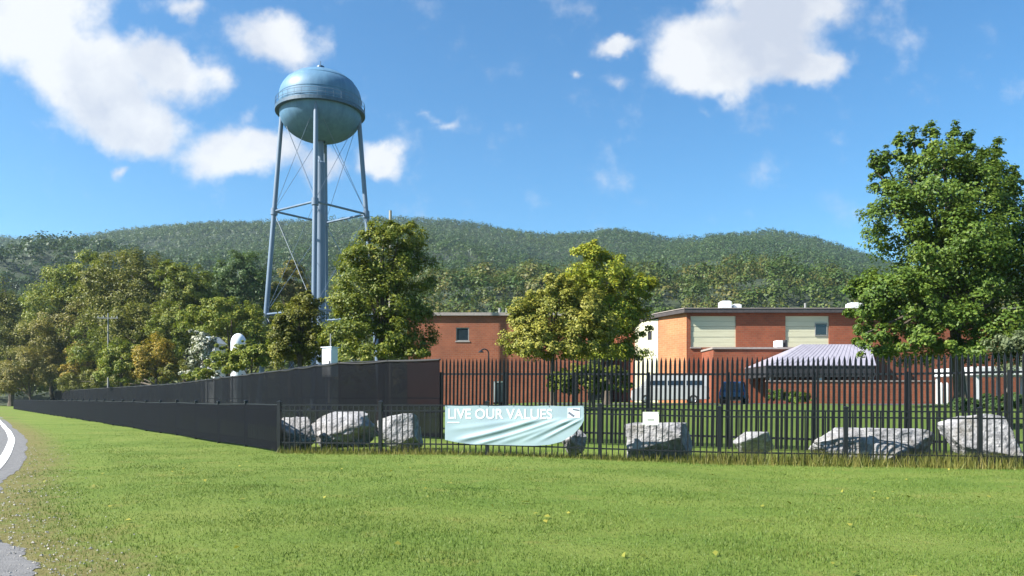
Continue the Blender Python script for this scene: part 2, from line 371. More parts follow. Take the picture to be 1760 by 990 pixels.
xs = axis_coords(-2400, 2400, -24, 24, 0.3); ys = axis_coords(-300, 2400, -2, 52, 0.3)
gm, GX, GY = grid_mesh('ground', xs, ys, gz, M['ground'])
def dist_edge(X, Y):
    """signed distance to the right edge of the road (positive on the lawn)"""
    best = np.full(X.shape, 1e9); sgn = np.ones(X.shape)
    for (ax, ay), (bx, by) in zip(EDGE_S[:-1], EDGE_S[1:]):
        dx, dy = bx - ax, by - ay; l2 = dx * dx + dy * dy
        t = np.clip(((X - ax) * dx + (Y - ay) * dy) / l2, 0, 1)
        d = np.hypot(X - ax - t * dx, Y - ay - t * dy)
        side = np.where(dx * (Y - ay) - dy * (X - ax) < 0, 1.0, -1.0)
        u = d < best; best = np.where(u, d, best); sgn = np.where(u, side, sgn)
    return best * sgn
de = dist_edge(GX, GY)
a = gm.attributes.new('shoulder', 'FLOAT', 'POINT'); a.data.foreach_set('value', (1 - sstep(0.1, 2.6, de)).astype(np.float32))
# enclosure mask
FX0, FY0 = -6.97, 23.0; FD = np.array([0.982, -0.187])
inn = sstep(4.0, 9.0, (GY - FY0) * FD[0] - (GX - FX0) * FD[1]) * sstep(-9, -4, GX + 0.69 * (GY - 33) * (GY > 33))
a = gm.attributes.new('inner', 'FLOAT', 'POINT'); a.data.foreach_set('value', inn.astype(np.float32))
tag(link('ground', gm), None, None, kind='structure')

def ribbon(name, line, off0, off1, z, mat):
    d = np.gradient(line, axis=0); d = unit(d); nrm = np.stack([-d[:, 1], d[:, 0]], -1)   # left of travel
    mb = MB(); n = len(line); vs = []
    for (p, q) in zip(line, nrm):
        for o in (off0, off1):
            x, y = p + q * o; vs.append((x, y, gz1(x, y) + z))
    mb.add(vs, [(2 * i, 2 * i + 1, 2 * i + 3, 2 * i + 2) for i in range(n - 1)])
    return tag(mb.build(name, mat), None, None, kind='structure')
rng = np.random.default_rng(5)
fine_edge = smooth_poly(EDGE, 40)
jit = fine_edge.copy(); jit[:, 0] += np.convolve(rng.normal(0, 0.20, len(jit)), np.ones(15) / 15, 'same')
mbv = []
def road():
    d = unit(np.gradient(fine_edge, axis=0)); nrm = np.stack([-d[:, 1], d[:, 0]], -1); mb = MB(); vs = []; K = 9
    for i, (p, q) in enumerate(zip(fine_edge, nrm)):
        for k in range(K):
            o = 7.0 * k / (K - 1)
            x, y = (jit[i] if k == 0 else p + q * o); vs.append((x, y, gz1(x, y) + (0.012 if k else 0.006)))
    mb.add(vs, [(K * i + k, K * i + k + 1, K * (i + 1) + k + 1, K * (i + 1) + k) for i in range(len(fine_edge) - 1) for k in range(K - 1)])
    tag(mb.build('road', M['asphalt'], smooth=True), None, None, kind='structure')
road()
ribbon('road_edge_line', smooth_poly(EDGE[9:], 30), 0.34, 0.56, 0.02, M['paint'])
lot = MB(); lot.box(2, 60, 49.5, 65.0, 1.0, 1.212); tag(lot.build('parking_lot', M['lot']), None, None, kind='structure')

# ------------------------------------------------------------------ grass
def fbm2(x, y, s, seed=0):
    v = 0; a_ = 0.5
    for i in range(4):
        k = s * 2 ** i
        v = v + a_ * np.sin(x * k + 1.7 * i + seed + 1.3 * np.sin(y * k * 0.7 + i)) * np.sin(y * k * 1.1 + 2.1 * i + seed * 2 + 1.1 * np.sin(x * k * 0.8)); a_ *= 0.55
    return v
def n_noise(x, y): return np.sin(x * 37.1 + np.sin(y * 29.3) * 3)
def blades(name, rng, x, y, h, w, lean, mat, label, cat):
    n = len(x); z = gz(x, y); az = rng.uniform(0, 2 * np.pi, n)
    side = np.stack([np.cos(az), np.sin(az), np.zeros(n)], -1) * (w / 2)[:, None]
    la = rng.uniform(0, 2 * np.pi, n); ln = np.abs(rng.normal(0, lean, n)) * h
    base = np.stack([x, y, z - 0.004], -1)
    tip = base + np.stack([np.cos(la) * ln, np.sin(la) * ln, h], -1)
    V = np.stack([base - side, base + side, tip], 1)
    tn = np.clip(0.30 + 0.24 * fbm2(x, y, 0.45, 1) + 0.2 * fbm2(x * 0.35, y, 0.8, 4) + 0.16 * fbm2(x, y, 2.1, 2) + 0.12 * (n_noise(x, y)), 0, 1)
    o = link(name, np_mesh(name, V, 3, mat, tn)); return tag(o, label, cat, kind='stuff')
rng = np.random.default_rng(11)
px_, py_ = [], []
for d0, d1, den in ((5.5, 8.0, 2100), (8, 10.5, 1500), (10.5, 14, 900), (14, 18, 520), (18, 23, 300), (23, 28, 130), (28, 36, 60), (36, 48, 22)):
    w0 = 0.75 * d1 + 1.5; n = int(2 * w0 * (d1 - d0) * den)
    x = rng.uniform(-w0, w0, n); y = rng.uniform(d0, d1, n); px_.append(x); py_.append(y)
gx = np.concatenate(px_); gy = np.concatenate(py_)
# clumpy density, nothing on the road or behind the fence
cl = np.sin(gx * 3.1 + np.sin(gy * 2.3) * 1.5) * np.sin(gy * 2.7 + np.sin(gx * 1.9) * 1.7)
deg = dist_edge(gx, gy)
keep = (deg > 0.05 + 0.9 * rng.random(len(gx)) ** 2) & (rng.random(len(gx)) < 0.72 + 0.28 * cl) & (np.where(gx > FX0, gy < FY0 + (gx - FX0) * FD[1] / FD[0] + 0.2, (gx - FX0) < -0.734 * (gy - FY0) + 0.1))
keep &= ~((deg < 1.8) & (rng.random(len(gx)) < 0.35))
gx, gy = gx[keep], gy[keep]; n = len(gx)
blades('lawn_grass', rng, gx, gy, rng.uniform(0.016, 0.042, n) * (1 + 0.35 * np.sin(gx * 1.7) * np.sin(gy * 1.3)), rng.uniform(0.006, 0.011, n) * (0.7 + gy / 18), 0.55, M['grass'], 'mown bright green lawn spreading in front of the picket fence', 'grass')
# unmown weeds at the foot of the low fence
n = 42000; t = rng.uniform(0, 24.5, n); off = rng.normal(0.25, 0.34, n)
wx = FX0 + FD[0] * t - FD[1] * off; wy = FY0 + FD[1] * t + FD[0] * off
dens = 0.28 + 0.72 * sstep(8.5, 16, t) * (0.55 + 0.45 * np.sin(t * 2.1)) + 0.35 * (1 - sstep(4, 6, t))
k = rng.random(n) < dens; wx, wy, t = wx[k], wy[k], t[k]; n = len(wx)
hh = rng.gamma(4, 0.045, n) * (0.7 + 0.9 * sstep(11, 14, t))
blades('fence_weeds', rng, wx, wy, np.minimum(hh, 0.42), rng.uniform(0.012, 0.02, n), 0.4, M['weeds'], 'tall dry olive weeds left unmown along the foot of the low fence', 'weeds')

rng = np.random.default_rng(78)
n = 2600; ii = rng.integers(0, len(fine_edge) - 1, n); ok = (fine_edge[ii, 1] > 5) & (fine_edge[ii, 1] < 26); ii = ii[ok]; n = len(ii)
tt = unit(fine_edge[ii + 1] - fine_edge[ii]); oo = -np.abs(rng.normal(0, 0.45, n)) + 0.12
qx = fine_edge[ii, 0] - tt[:, 1] * oo + rng.normal(0, 0.1, n); qy = fine_edge[ii, 1] + tt[:, 0] * oo + rng.normal(0, 0.2, n); sz = rng.gamma(3, 0.0038, n)[:, None, None]
oc = np.array([[1, 0, 0], [0, 1, 0], [0, 0, .7], [-1, 0, 0], [0, 1, 0], [0, 0, .7], [-1, 0, 0], [0, -1, 0], [0, 0, .7], [1, 0, 0], [0, -1, 0], [0, 0, .7]], float)
an = rng.uniform(0, 6.28, n); ca, sa = np.cos(an)[:, None], np.sin(an)[:, None]
ov = np.stack([oc[None, :, 0] * ca - oc[None, :, 1] * sa * 0.7, oc[None, :, 0] * sa + oc[None, :, 1] * ca * 0.7, np.repeat(oc[None, :, 2], n, 0)], -1) * sz + np.stack([qx, qy, gz(qx, qy) + 0.010], -1)[:, None, :]
tag(link('gravel', np_mesh('gravel', ov, 3, M['gravel'])), 'loose pale gravel strewn along the edge of the road', 'gravel', kind='stuff')
# fallen yellow leaves here and there on the lawn
rng = np.random.default_rng(77)
n = 150; lx_ = rng.uniform(-9, 11, n); ly_ = rng.uniform(6.5, 20, n); k = (dist_edge(lx_, ly_) > 0.3); lx_, ly_ = lx_[k], ly_[k]; n = len(lx_)
pp = np.stack([lx_, ly_, gz(lx_, ly_) + 0.035], -1)
tag(link('fallen_leaves', np_mesh('fallen_leaves', cards(rng, pp, rng.normal(0, 0.35, (n, 3)) + np.array([0, 0, 1.0]), 0.075, 0.8), 4, M['leaf_yellow'])), 'yellow fallen leaves scattered over the mown lawn', 'leaves', kind='stuff')

# ------------------------------------------------------------------ hills and their woods
RID = [(-500, 425), (-200, 415), (0, 414), (110, 414), (150, 411), (200, 403), (300, 396), (420, 391), (560, 384), (640, 381), (700, 381), (780, 385), (840, 395), (880, 404), (950, 412), (1000, 408), (1060, 403), (1100, 407), (1150, 417),
       (1200, 415), (1250, 407), (1300, 403), (1345, 406), (1400, 416), (1480, 441), (1560, 464), (1700, 482), (2200, 500)]
RU = np.array([(p - CX) / F for p, _ in RID]); RE = np.array([(HY - q) / F for _, q in RID])
YR = 1150.0
def fbm2(x, y, s, seed=0):
    v = 0; a_ = 0.5
    for i in range(4):
        k = s * 2 ** i
        v = v + a_ * np.sin(x * k + 1.7 * i + seed + 1.3 * np.sin(y * k * 0.7 + i)) * np.sin(y * k * 1.1 + 2.1 * i + seed * 2 + 1.1 * np.sin(x * k * 0.8)); a_ *= 0.55
    return v
def hz(X, Y):
    u = X / np.maximum(Y, 1); e = np.interp(u, RU, RE)
    t = (Y - 172) / (YR - 172); tc = np.clip(t, 0, 1)
    s = np.where(t <= 1, tc * (0.72 + 0.28 * tc) * 1.0, np.maximum(1 - 0.55 * (t - 1), -0.1))
    z = -0.5 + (e * YR + 2.1) * s + (30 * fbm2(X, Y, 0.0075) + 26 * fbm2(X, Y * 0.25, 0.011, 5)) * np.sqrt(tc * np.maximum(1 - tc, 0)) * np.minimum(1, tc * 4) * (t < 1)
    z = z + 21 * np.exp(-0.5 * ((Y - 300 - 0.15 * X) / 55) ** 2) * (sstep(-75, -20, X) * (0.72 + 0.28 * sstep(20, 60, X)) + 0.0) * (1 + 0.16 * np.sin(X * 0.06 + 1))
    z = z + 36 * np.exp(-0.5 * (((X + 287) / 42) ** 2 + ((Y - 460) / 70) ** 2))
    return z
ux = np.linspace(-1.25, 1.25, 340); ysH = np.concatenate([np.linspace(132, 500, 90), np.linspace(508, 1150, 90), np.linspace(1180, 2100, 25)])
U, YY = np.meshgrid(ux, ysH); XX = U * YY; ZZ = hz(XX, YY)
hm, _, _ = grid_mesh('hills', ux, ysH, lambda a_, b_: np.zeros_like(a_), M['hill'])
hm.vertices.foreach_set('co', np.stack([XX, YY, ZZ], -1).astype(np.float32).ravel()); hm.update()
tag(link('hills', hm), None, None, kind='structure')

def woods(name, rng, n, y0, y1, uu, rad, ncard, csize, label, rust=0.0, base=0.25):
    Y = np.sqrt(rng.uniform(y0 * y0, y1 * y1, n)); X = rng.uniform(-uu, uu, n) * Y
    keep = ~((Y < 210) & (X > -60) & (X < 75) & (Y < 128)); X, Y = X[keep], Y[keep]; n = len(X)
    Z = hz(X, Y); r = rad * rng.uniform(0.5, 1.42, n)
    d = unit(rng.normal(size=(n, ncard, 3))); d[..., 2] = np.where(d[..., 2] < -0.25, -d[..., 2], d[..., 2])
    lump = 1 + 0.30 * np.sin(d[..., 0] * 4 + rng.uniform(0, 6, (n, 1))) * np.sin(d[..., 1] * 4 + rng.uniform(0, 6, (n, 1)))
    rr = r[:, None] * rng.uniform(0.72, 1.05, (n, ncard)) * lump
    h = (r * rng.uniform(0.9, 1.5, n))
    p = np.stack([X[:, None] + d[..., 0] * rr, Y[:, None] + d[..., 1] * rr, Z[:, None] + h[:, None] * 0.9 + d[..., 2] * rr * (h / r)[:, None] * 0.9], -1)
    nor = d + 0.3 * rng.normal(size=d.shape) + np.array([0, 0, 0.35])
    V = cards(rng, p.reshape(-1, 3), nor.reshape(-1, 3), np.repeat(csize * (r / rad), ncard), 0.75)
    patch = 0.5 + 0.5 * fbm2(X, Y, 0.02, 3)
    knoll = np.exp(-0.5 * (((X + 287) / 60) ** 2 + ((Y - 440) / 110) ** 2))  # cloud shadow over the knoll, painted into its crowns as darker tint
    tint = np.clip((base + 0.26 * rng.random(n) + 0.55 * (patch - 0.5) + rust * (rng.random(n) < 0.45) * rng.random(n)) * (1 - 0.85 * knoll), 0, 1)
    return tag(link(name, np_mesh(name, V, 4, M['woods'], np.repeat(tint, ncard))), label, 'woods', kind='stuff')
rng = np.random.default_rng(21)
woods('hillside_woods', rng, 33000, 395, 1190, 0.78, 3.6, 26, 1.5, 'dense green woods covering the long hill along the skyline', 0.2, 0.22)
woods('lower_woods', rng, 2700, 165, 400, 0.80, 3.7, 170, 0.85, 'olive and rust tinged woods at the foot of the hill behind the buildings', 1.1, 0.57)

# ------------------------------------------------------------------ trees
def crown_verts(rng, lobes, n_total, leaf, up=0.45):
    w = np.array([l[3] * l[5] for l in lobes]); w = w / w.sum(); out = []
    for (cx, cy, cz, rx, ry, rz), wi in zip(lobes, w):
        n = max(700, int(n_total * wi)) if rz > 2.2 * rx else max(40, int(n_total * wi)); K = max(26 if rz > 2.2 * rx else 7, n // 110)
        d = unit(rng.normal(size=(K, 3))); d[:, 2] = np.where(d[:, 2] < -0.55, -d[:, 2], d[:, 2])
        rad = np.array([rx, ry, rz]); mean = (rx + rz) / 2
        cc = np.array([cx, cy, cz]) + d * rad * rng.uniform(0.45, 1.0, (K, 1))
        cr = mean * rng.uniform(0.15, 0.33, K)
        idx = rng.integers(0, K, n)
        q = unit(rng.normal(size=(n, 3)) + np.array([0, 0, 0.35])) * np.array([1.0, 1.0, 0.75]) * (cr[idx] * rng.random(n) ** 0.45)[:, None]
        p = cc[idx] + q
        nor = 0.55 * d[idx] + np.array([0, 0, up]) + 0.6 * unit(rng.normal(size=(n, 3))) + 0.4 * unit(q)
        out.append(cards(rng, p, nor, leaf))
    return np.concatenate(out)

def px_lobes(lobes, D, base, deep=0.9):
    out = []
    for i, l in enumerate(lobes):
        px, py, rx, rz = l[:4]; dy = l[4] if len(l) > 4 else 0.0
        x, y, z = P(px, py, D + dy); k = (D + dy) / F
        out.append((x - base[0], y - base[1], z - base[2], rx * k, max(rx * k * deep, 0.3), rz * k))
    return out

def tree(name, label, cat, base_px, D, lobes, leafm, n, leaf, seed, group=None, trunk_r=None, up=0.45, stems=True, deep=0.9):
    rng = np.random.default_rng(seed); bx = (base_px - CX) / F * D; base = (bx, D, max(gz1(bx, D), float(hz(np.array(bx), np.array(D))) if D > 140 else -9))
    L = px_lobes([(l[0], l[1], l[2] * 1.1, l[3] * 1.1) + tuple(l[4:]) for l in lobes], D, base, deep); n = int(n * 3.2); leaf *= 0.73
    t = thing(name, label, cat, base, group=group)
    top = max(l[2] + l[5] for l in L); tr = trunk_r or top * 0.02
    mb = MB(); cxy = np.mean([[l[0], l[1]] for l in L], 0); fork = min(l[2] - l[5] for l in L); fork = max(0.12 * top, min(fork + 0.15 * top, 0.45 * top))
    mid = (cxy[0] * 0.3, cxy[1] * 0.3, fork)
    mb.tube([(0, 0, -0.2), (0, 0, 0.15 * fork), mid, (cxy[0] * 0.7, cxy[1] * 0.7, top * 0.62), (cxy[0], cxy[1], top * 0.9)], [tr * 1.5, tr * 1.05, tr * 0.85, tr * 0.45, tr * 0.12], 9)
    if stems:
        for l in L:
            q = Vector((l[0], l[1], l[2] + 0.2 * l[5])); m_ = Vector(mid).lerp(q, 0.5) + Vector((0, 0, 0.06 * top))
            mb.tube([mid, m_, q], [tr * 0.5, tr * 0.3, tr * 0.1], 6)
    mb.build('trunk', M['bark'], t, smooth=True)
    link('crown', np_mesh('crown', crown_verts(rng, L, n, leaf, up), 4, M[leafm]), t)
    return t

tree('maple_tree', 'tall bushy dark green tree beside the water tower leg', 'tree', 655, 50,
     [(655, 440, 62, 52), (612, 478, 48, 58, -1), (706, 470, 46, 66, 1), (655, 530, 82, 70), (602, 560, 48, 56, -1.5), (640, 610, 82, 22, -1.5), (700, 612, 52, 22, -1), (704, 575, 48, 50), (650, 590, 78, 42, -1), (632, 408, 26, 24), (688, 402, 30, 30)],
     'leaf_dark', 15000, 0.25, 1)
tree('small_tree', 'small rounded olive tree left of the tall dark tree', 'tree', 515, 54,
     [(512, 565, 42, 52), (528, 525, 26, 24), (488, 590, 22, 44, -1), (543, 600, 30, 40), (505, 610, 40, 30)], 'leaf_olive', 6500, 0.25, 2)
tree('yellow_tree', 'broad yellowing tree in front of the brick buildings', 'tree', 950, 45,
     [(955, 545, 62, 50), (905, 562, 40, 45, -0.5), (965, 502, 40, 28), (925, 595, 60, 38, -1), (1000, 585, 60, 45, -0.5), (945, 605, 75, 20, -1), (890, 590, 32, 34), (1000, 550, 50, 50)], 'leaf_yellow', 12000, 0.22, 3)
tree('green_tree', 'taller green tree rising behind the yellowing tree', 'tree', 1045, 51,
     [(1025, 465, 55, 40), (1012, 435, 30, 20), (1092, 498, 40, 38), (1036, 535, 70, 58), (1092, 560, 28, 36), (1000, 500, 40, 40, -2), (1040, 612, 72, 14), (1058, 590, 44, 40), (1105, 498, 22, 22), (1050, 608, 50, 20)], 'leaf_gold', 12000, 0.24, 4)
tree('spreading_tree', 'very large leafy tree with upright top shoots at the right edge', 'tree', 1650, 40,
     [(1615, 335, 95, 80), (1545, 400, 62, 85, -0.8), (1690, 400, 85, 95), (1550, 520, 85, 62, -1.5), (1640, 490, 115, 85), (1730, 510, 95, 85, -1), (1700, 330, 50, 60), (1645, 572, 125, 42, -1),
      (1520, 560, 52, 36), (1770, 420, 60, 90), (1810, 520, 70, 80), (1525, 580, 48, 30, -2), (1492, 525, 34, 52, -1), (1490, 578, 30, 28, -2), (1640, 615, 125, 22), (1740, 615, 70, 22), (1580, 605, 90, 24, -1.5), (1600, 590, 75, 26, -2), (1705, 588, 75, 30, -2), (1500, 520, 30, 50), (1645, 420, 80, 60, -2), (1520, 350, 30, 40), (1545, 266, 12, 36), (1570, 256, 12, 38), (1600, 248, 13, 40), (1636, 248, 14, 40), (1664, 260, 12, 38), (1714, 276, 11, 40), (1692, 288, 10, 32), (1590, 285, 55, 24), (1660, 290, 40, 24),
      (1503, 296, 9, 38), (1745, 318, 11, 30), (1588, 270, 18, 30), (1520, 285, 10, 32), (1650, 275, 18, 30)],
     'leaf_green', 34000, 0.23, 5, trunk_r=0.3, deep=0.8)
tree('grey_shrub', 'grey green shrubby tree under the large right hand tree', 'shrub', 1765, 33,
     [(1740, 592, 42, 17), (1790, 600, 50, 30), (1770, 630, 50, 30)], 'leaf_grey', 3500, 0.16, 6)
# the mixed wood beyond the screened fence, at the left
WOOD = [
 ('olive_tree', 'broad olive tree crowning the left wood, highest of its front rank', 250, 128, [(225, 478, 62, 44), (180, 500, 50, 45), (275, 505, 50, 45), (225, 540, 80, 50)], 'leaf_olive', 9000, 0.5),
 ('olive_tree', 'yellow green tree on the left shoulder of the wood below the dark knoll', 130, 150, [(125, 500, 55, 42), (90, 530, 50, 40), (150, 545, 60, 50), (155, 465, 35, 28)], 'leaf_ygreen', 8000, 0.55),
 ('green_tree', 'round green tree right of the olive crown in the left wood', 320, 112, [(325, 500, 45, 45), (295, 475, 32, 28), (345, 535, 42, 45), (310, 555, 50, 40)], 'leaf_dark', 6500, 0.45),
 ('green_tree', 'dark teal green tree just left of the tower leg', 420, 135, [(415, 480, 45, 42), (380, 505, 40, 40), (445, 510, 35, 50), (410, 530, 50, 40)], 'leaf_teal', 6000, 0.5),
 ('brown_tree', 'brownish half bare tree in the middle of the left wood', 150, 148, [(120, 565, 60, 40), (170, 560, 55, 45), (90, 590, 50, 40), (200, 590, 45, 38)], 'leaf_brown', 6000, 0.5),
 ('olive_tree', 'dusky olive tree above the orange tinted saplings', 245, 118, [(240, 560, 55, 42), (285, 570, 45, 45), (215, 585, 40, 35)], 'leaf_olive', 5500, 0.45),
 ('green_tree', 'yellow green tree behind the white flowering shrub', 395, 96, [(385, 545, 45, 38), (425, 560, 38, 35), (345, 560, 35, 30), (440, 600, 35, 35)], 'leaf_ygreen', 5500, 0.38),
 ('brown_tree', 'reddish brown tree between the tower legs', 500, 140, [(505, 490, 28, 38), (485, 520, 30, 35), (525, 515, 25, 30)], 'leaf_brown', 3500, 0.5),
 ('edge_tree', 'shaggy olive tree at the left edge above the road', 20, 160, [(20, 560, 55, 50), (-30, 540, 60, 60), (45, 590, 45, 40), (0, 610, 50, 40)], 'leaf_olive', 7000, 0.55),
 ('brown_shrub', 'rusty brown thicket at the far end of the low fence', 55, 150, [(60, 640, 45, 44), (25, 655, 38, 36), (92, 645, 30, 40), (-5, 660, 34, 34)], 'leaf_brown', 7000, 0.45),
 ('orange_sapling', 'orange yellow sapling over the fence, left one of two', 150, 146, [(150, 615, 34, 34), (130, 640, 25, 25), (170, 635, 28, 28)], 'leaf_orange', 4200, 0.4),
 ('green_sapling', 'green sapling between the two orange yellow saplings', 208, 107, [(208, 622, 32, 36), (195, 645, 30, 22), (225, 640, 22, 26)], 'leaf_ygreen', 4000, 0.36),
 ('orange_sapling', 'orange yellow sapling over the fence, right one of two', 268, 106, [(268, 615, 36, 38), (250, 640, 24, 24), (290, 640, 24, 26)], 'leaf_orange', 4500, 0.34),
 ('flowering_shrub', 'white flowering shrub behind the black screened fence', 350, 82, [(350, 615, 26, 40), (335, 635, 22, 25), (368, 630, 18, 28), (345, 580, 18, 18)], 'leaf_white', 2600, 0.3),
 ('green_tree', 'shadowy green tree filling the gap behind the orange tinted saplings', 235, 130, [(235, 610, 70, 42), (170, 600, 50, 45), (310, 600, 45, 45)], 'leaf_dark', 6000, 0.5),
 ('olive_tree', 'olive understory tree low in the left wood above the rusty thicket', 90, 156, [(75, 595, 60, 45), (120, 605, 45, 45), (20, 600, 50, 40)], 'leaf_olive', 6000, 0.55),
 ('green_shrub', 'low dense green shrub masking the foot of the white storage tank', 390, 76, [(385, 628, 36, 20), (415, 618, 26, 22), (345, 648, 34, 12), (378, 604, 12, 12), (421, 592, 9, 9), (405, 610, 18, 9)], 'leaf_ygreen', 4200, 0.28),
 ('shrub_thicket', 'long low thicket of shrubs growing right behind the screened fence', 310, 104, [(312, 642, 36, 20), (262, 648, 36, 20, 6), (220, 652, 34, 20, 13), (180, 656, 34, 20, 21), (135, 660, 34, 20, 38), (285, 630, 20, 18, 3), (160, 645, 20, 18, 28)], 'leaf_olive', 6500, 0.36),
 ('green_tree', 'dark green tree behind the white shed and storage tank', 385, 104, [(385, 590, 50, 48), (330, 590, 30, 50), (440, 590, 40, 48)], 'leaf_dark', 6500, 0.42),
 ('green_shrub', 'yellow green shrub between flowering shrub and small olive tree', 430, 66, [(432, 615, 30, 22), (465, 610, 26, 28), (405, 628, 22, 18)], 'leaf_ygreen', 3600, 0.26),
]
for i, (nm, lb, bp, D, lobes, lm, n, lf) in enumerate(WOOD):
    tree(nm, lb, 'shrub' if 'shrub' in nm else 'tree', bp, D, lobes, lm, n, lf, 40 + i, group='mixed wood beyond the screened fence')
# hedges and shrubs by the entrance
tree('entrance_shrub', 'low green shrub before the sunlit entrance wall', 'shrub', 1350, 50, [(1335, 682, 22, 12), (1365, 686, 26, 12), (1392, 690, 16, 8)], 'leaf_green', 2200, 0.16, 81)
tree('dark_hedge', 'dark clipped hedge behind the largest boulder at the right', 'hedge', 1710, 31, [(1660, 700, 26, 14), (1705, 695, 34, 16), (1750, 693, 34, 18), (1795, 693, 34, 18)], 'leaf_teal', 6000, 0.13, 82)
tree('low_shrub', 'dark low bush between the banner and the white van', 'shrub', 1020, 40, [(1000, 655, 40, 30), (1050, 660, 36, 28), (965, 662, 28, 26)], 'leaf_dark', 4500, 0.2, 83)

# ------------------------------------------------------------------ water tower
def tower():
    D = 105.0; x, y, _ = P(551, 685, D)
    t = thing('water_tower', 'pale blue water tower with rounded tank on tall splayed legs', 'water tower', (x, y, gz1(x, y)), R(0))
    mb = MB()
    prof = [(0.02, 46.3)] + [(5.5 * math.sin(a), 42.4 + 3.9 * math.cos(a)) for a in np.linspace(0.08, math.pi / 2, 16)] + [(5.5, 40.6)] + \
           [(5.45 * math.cos(a), 40.4 - 3.7 * math.sin(a)) for a in np.linspace(0.02, math.pi / 2 - 0.12, 14)]
    mb.lathe(prof, 72); mb.build('tank', M['tank'], t, smooth=True)
    mb = MB()
    for z in (44.6, 42.4, 41.3):
        r = 5.5 * math.sqrt(max(0, 1 - ((z - 42.4) / 3.9) ** 2)) if z > 42.4 else 5.5
        mb.lathe([(r + 0.0, z - 0.05), (r + 0.035, z - 0.03), (r + 0.035, z + 0.03), (r - 0.02, z + 0.05)], 72)
    mb.build('weld_seam', M['tank'], t)
    mb = MB(); mb.lathe([(5.46, 40.4), (6.0, 40.4), (6.0, 40.85), (5.92, 40.85), (5.92, 40.6), (5.48, 40.6)], 72); mb.build('catwalk', M['darkblue'], t)
    mb = MB()
    for zz in (41.35, 41.85): mb.tube([(5.95 * math.cos(a), 5.95 * math.sin(a), zz) for a in np.linspace(0, 2 * math.pi, 73)], 0.03, 5)
    for k in range(36):
        a = 2 * math.pi * k / 36; mb.tube([(5.95 * math.cos(a), 5.95 * math.sin(a), 40.8), (5.95 * math.cos(a), 5.95 * math.sin(a), 41.87)], 0.025, 5)
    mb.build('railing', M['legs'], t)
    mb = MB(); mb.lathe([(0.4, 46.15), (0.4, 46.7), (0.55, 46.75), (0.5, 47.0), (0.02, 47.15)], 20); mb.tube([(0, 0, 47.1), (0, 0, 47.7)], 0.05, 6); mb.build('roof_vent', M['darkblue'], t, smooth=True)
    mb = MB(); mb.lathe([(1.0, 0), (0.66, 0.4), (0.62, 3), (0.62, 33.8), (0.42, 34.0), (0.42, 37.2)], 28)
    mb.build('riser_pipe', M['legs'], t, smooth=True)
    a0 = R(-90 + 7.5)
    def lr(z): return 8.2 - 0.076 * z
    legs = []
    for k in range(4):
        a = a0 + k * math.pi / 2; c, s = math.cos(a), math.sin(a); legs.append((c, s))
        mb = MB(); mb.tube([(lr(z) * c, lr(z) * s, z) for z in (0.0, 13, 26.9, 40.9)], [0.36, 0.34, 0.32, 0.30], 14)
        mb.tube([(lr(0) * c, lr(0) * s, -0.4), (lr(0) * c, lr(0) * s, 0.35)], 0.8, 12)
        mb.tube([(lr(26.8) * c, lr(26.8) * s, 26.5), (lr(27.3) * c, lr(27.3) * s, 27.4)], 0.46, 12)
        mb.build('leg', M['legs'], t, smooth=True)
    for z in (13.0, 27.0):
        for k in range(4):
            (c1, s1), (c2, s2) = legs[k], legs[(k + 1) % 4]; r = lr(z)
            mb = MB(); mb.tube([(r * c1, r * s1, z), (r * c2, r * s2, z)], 0.15, 8); mb.build('strut', M['legs'], t)
    for (za, zb) in ((0.6, 12.8), (13.2, 26.8), (27.2, 40.2)):
        for k in range(4):
            (c1, s1), (c2, s2) = legs[k], legs[(k + 1) % 4]; ra, rb = lr(za), lr(zb)
            mb = MB(); mb.tube([(ra * c1, ra * s1, za), (rb * c2, rb * s2, zb)], 0.032, 5); mb.tube([(ra * c2, ra * s2, za), (rb * c1, rb * s1, zb)], 0.032, 5)
            mb.build('brace_rod', M['legs'], t)
    mb = MB(); c, s = legs[2]; a = a0 + math.pi + 0.06
    for dx in (-0.22, 0.22): mb.tube([((lr(z) + 0.5) * math.cos(a + dx / 8), (lr(z) + 0.5) * math.sin(a + dx / 8), z) for z in (2, 40.5)], 0.03, 5)
    for z in np.arange(2.2, 40.4, 0.4): mb.tube([((lr(z) + 0.5) * math.cos(a - .0275), (lr(z) + 0.5) * math.sin(a - .0275), z), ((lr(z) + 0.5) * math.cos(a + .0275), (lr(z) + 0.5) * math.sin(a + .0275), z)], 0.018, 4)
    mb.build('ladder', M['legs'], t)
tower()

# ------------------------------------------------------------------ fences
FANG = math.atan2(FD[1], FD[0]); BAY = 3.19
def low_bay_meshes():
    mb = MB()
    n = 19; pitch = BAY / n
    for i in range(1, n): mb.box(i * pitch - 0.016, i * pitch + 0.016, -0.0125, 0.0125, 0.07, 1.40)
    pk = mb.mesh('pickets', M['black'])
    rails = []
    for z in (1.42, 1.255, 0.30):
        mb = MB(); mb.box(0.045, BAY - 0.045, -0.02, 0.02, z - 0.02, z + 0.02); rails.append(mb.mesh('rail', M['black']))
    mb = MB(); mb.box(-0.05, 0.05, -0.05, 0.05, -0.3, 1.5); mb.box(-0.06, 0.06, -0.06, 0.06, 1.5, 1.525); mb.add([(-.06, -.06, 1.525), (.06, -.06, 1.525), (.06, .06, 1.525), (-.06, .06, 1.525), (0, 0, 1.56)], [(0, 1, 4), (1, 2, 4), (2, 3, 4), (3, 0, 4)])
    post = mb.mesh('post', M['black'])
    return pk, rails, post
pkM, railM, postM = low_bay_meshes()
mb = MB(); mb.box(0.002, BAY - 0.002, 0.052, 0.060, 0.06, 1.41); backM = mb.mesh('mesh_backing', M['screen'])
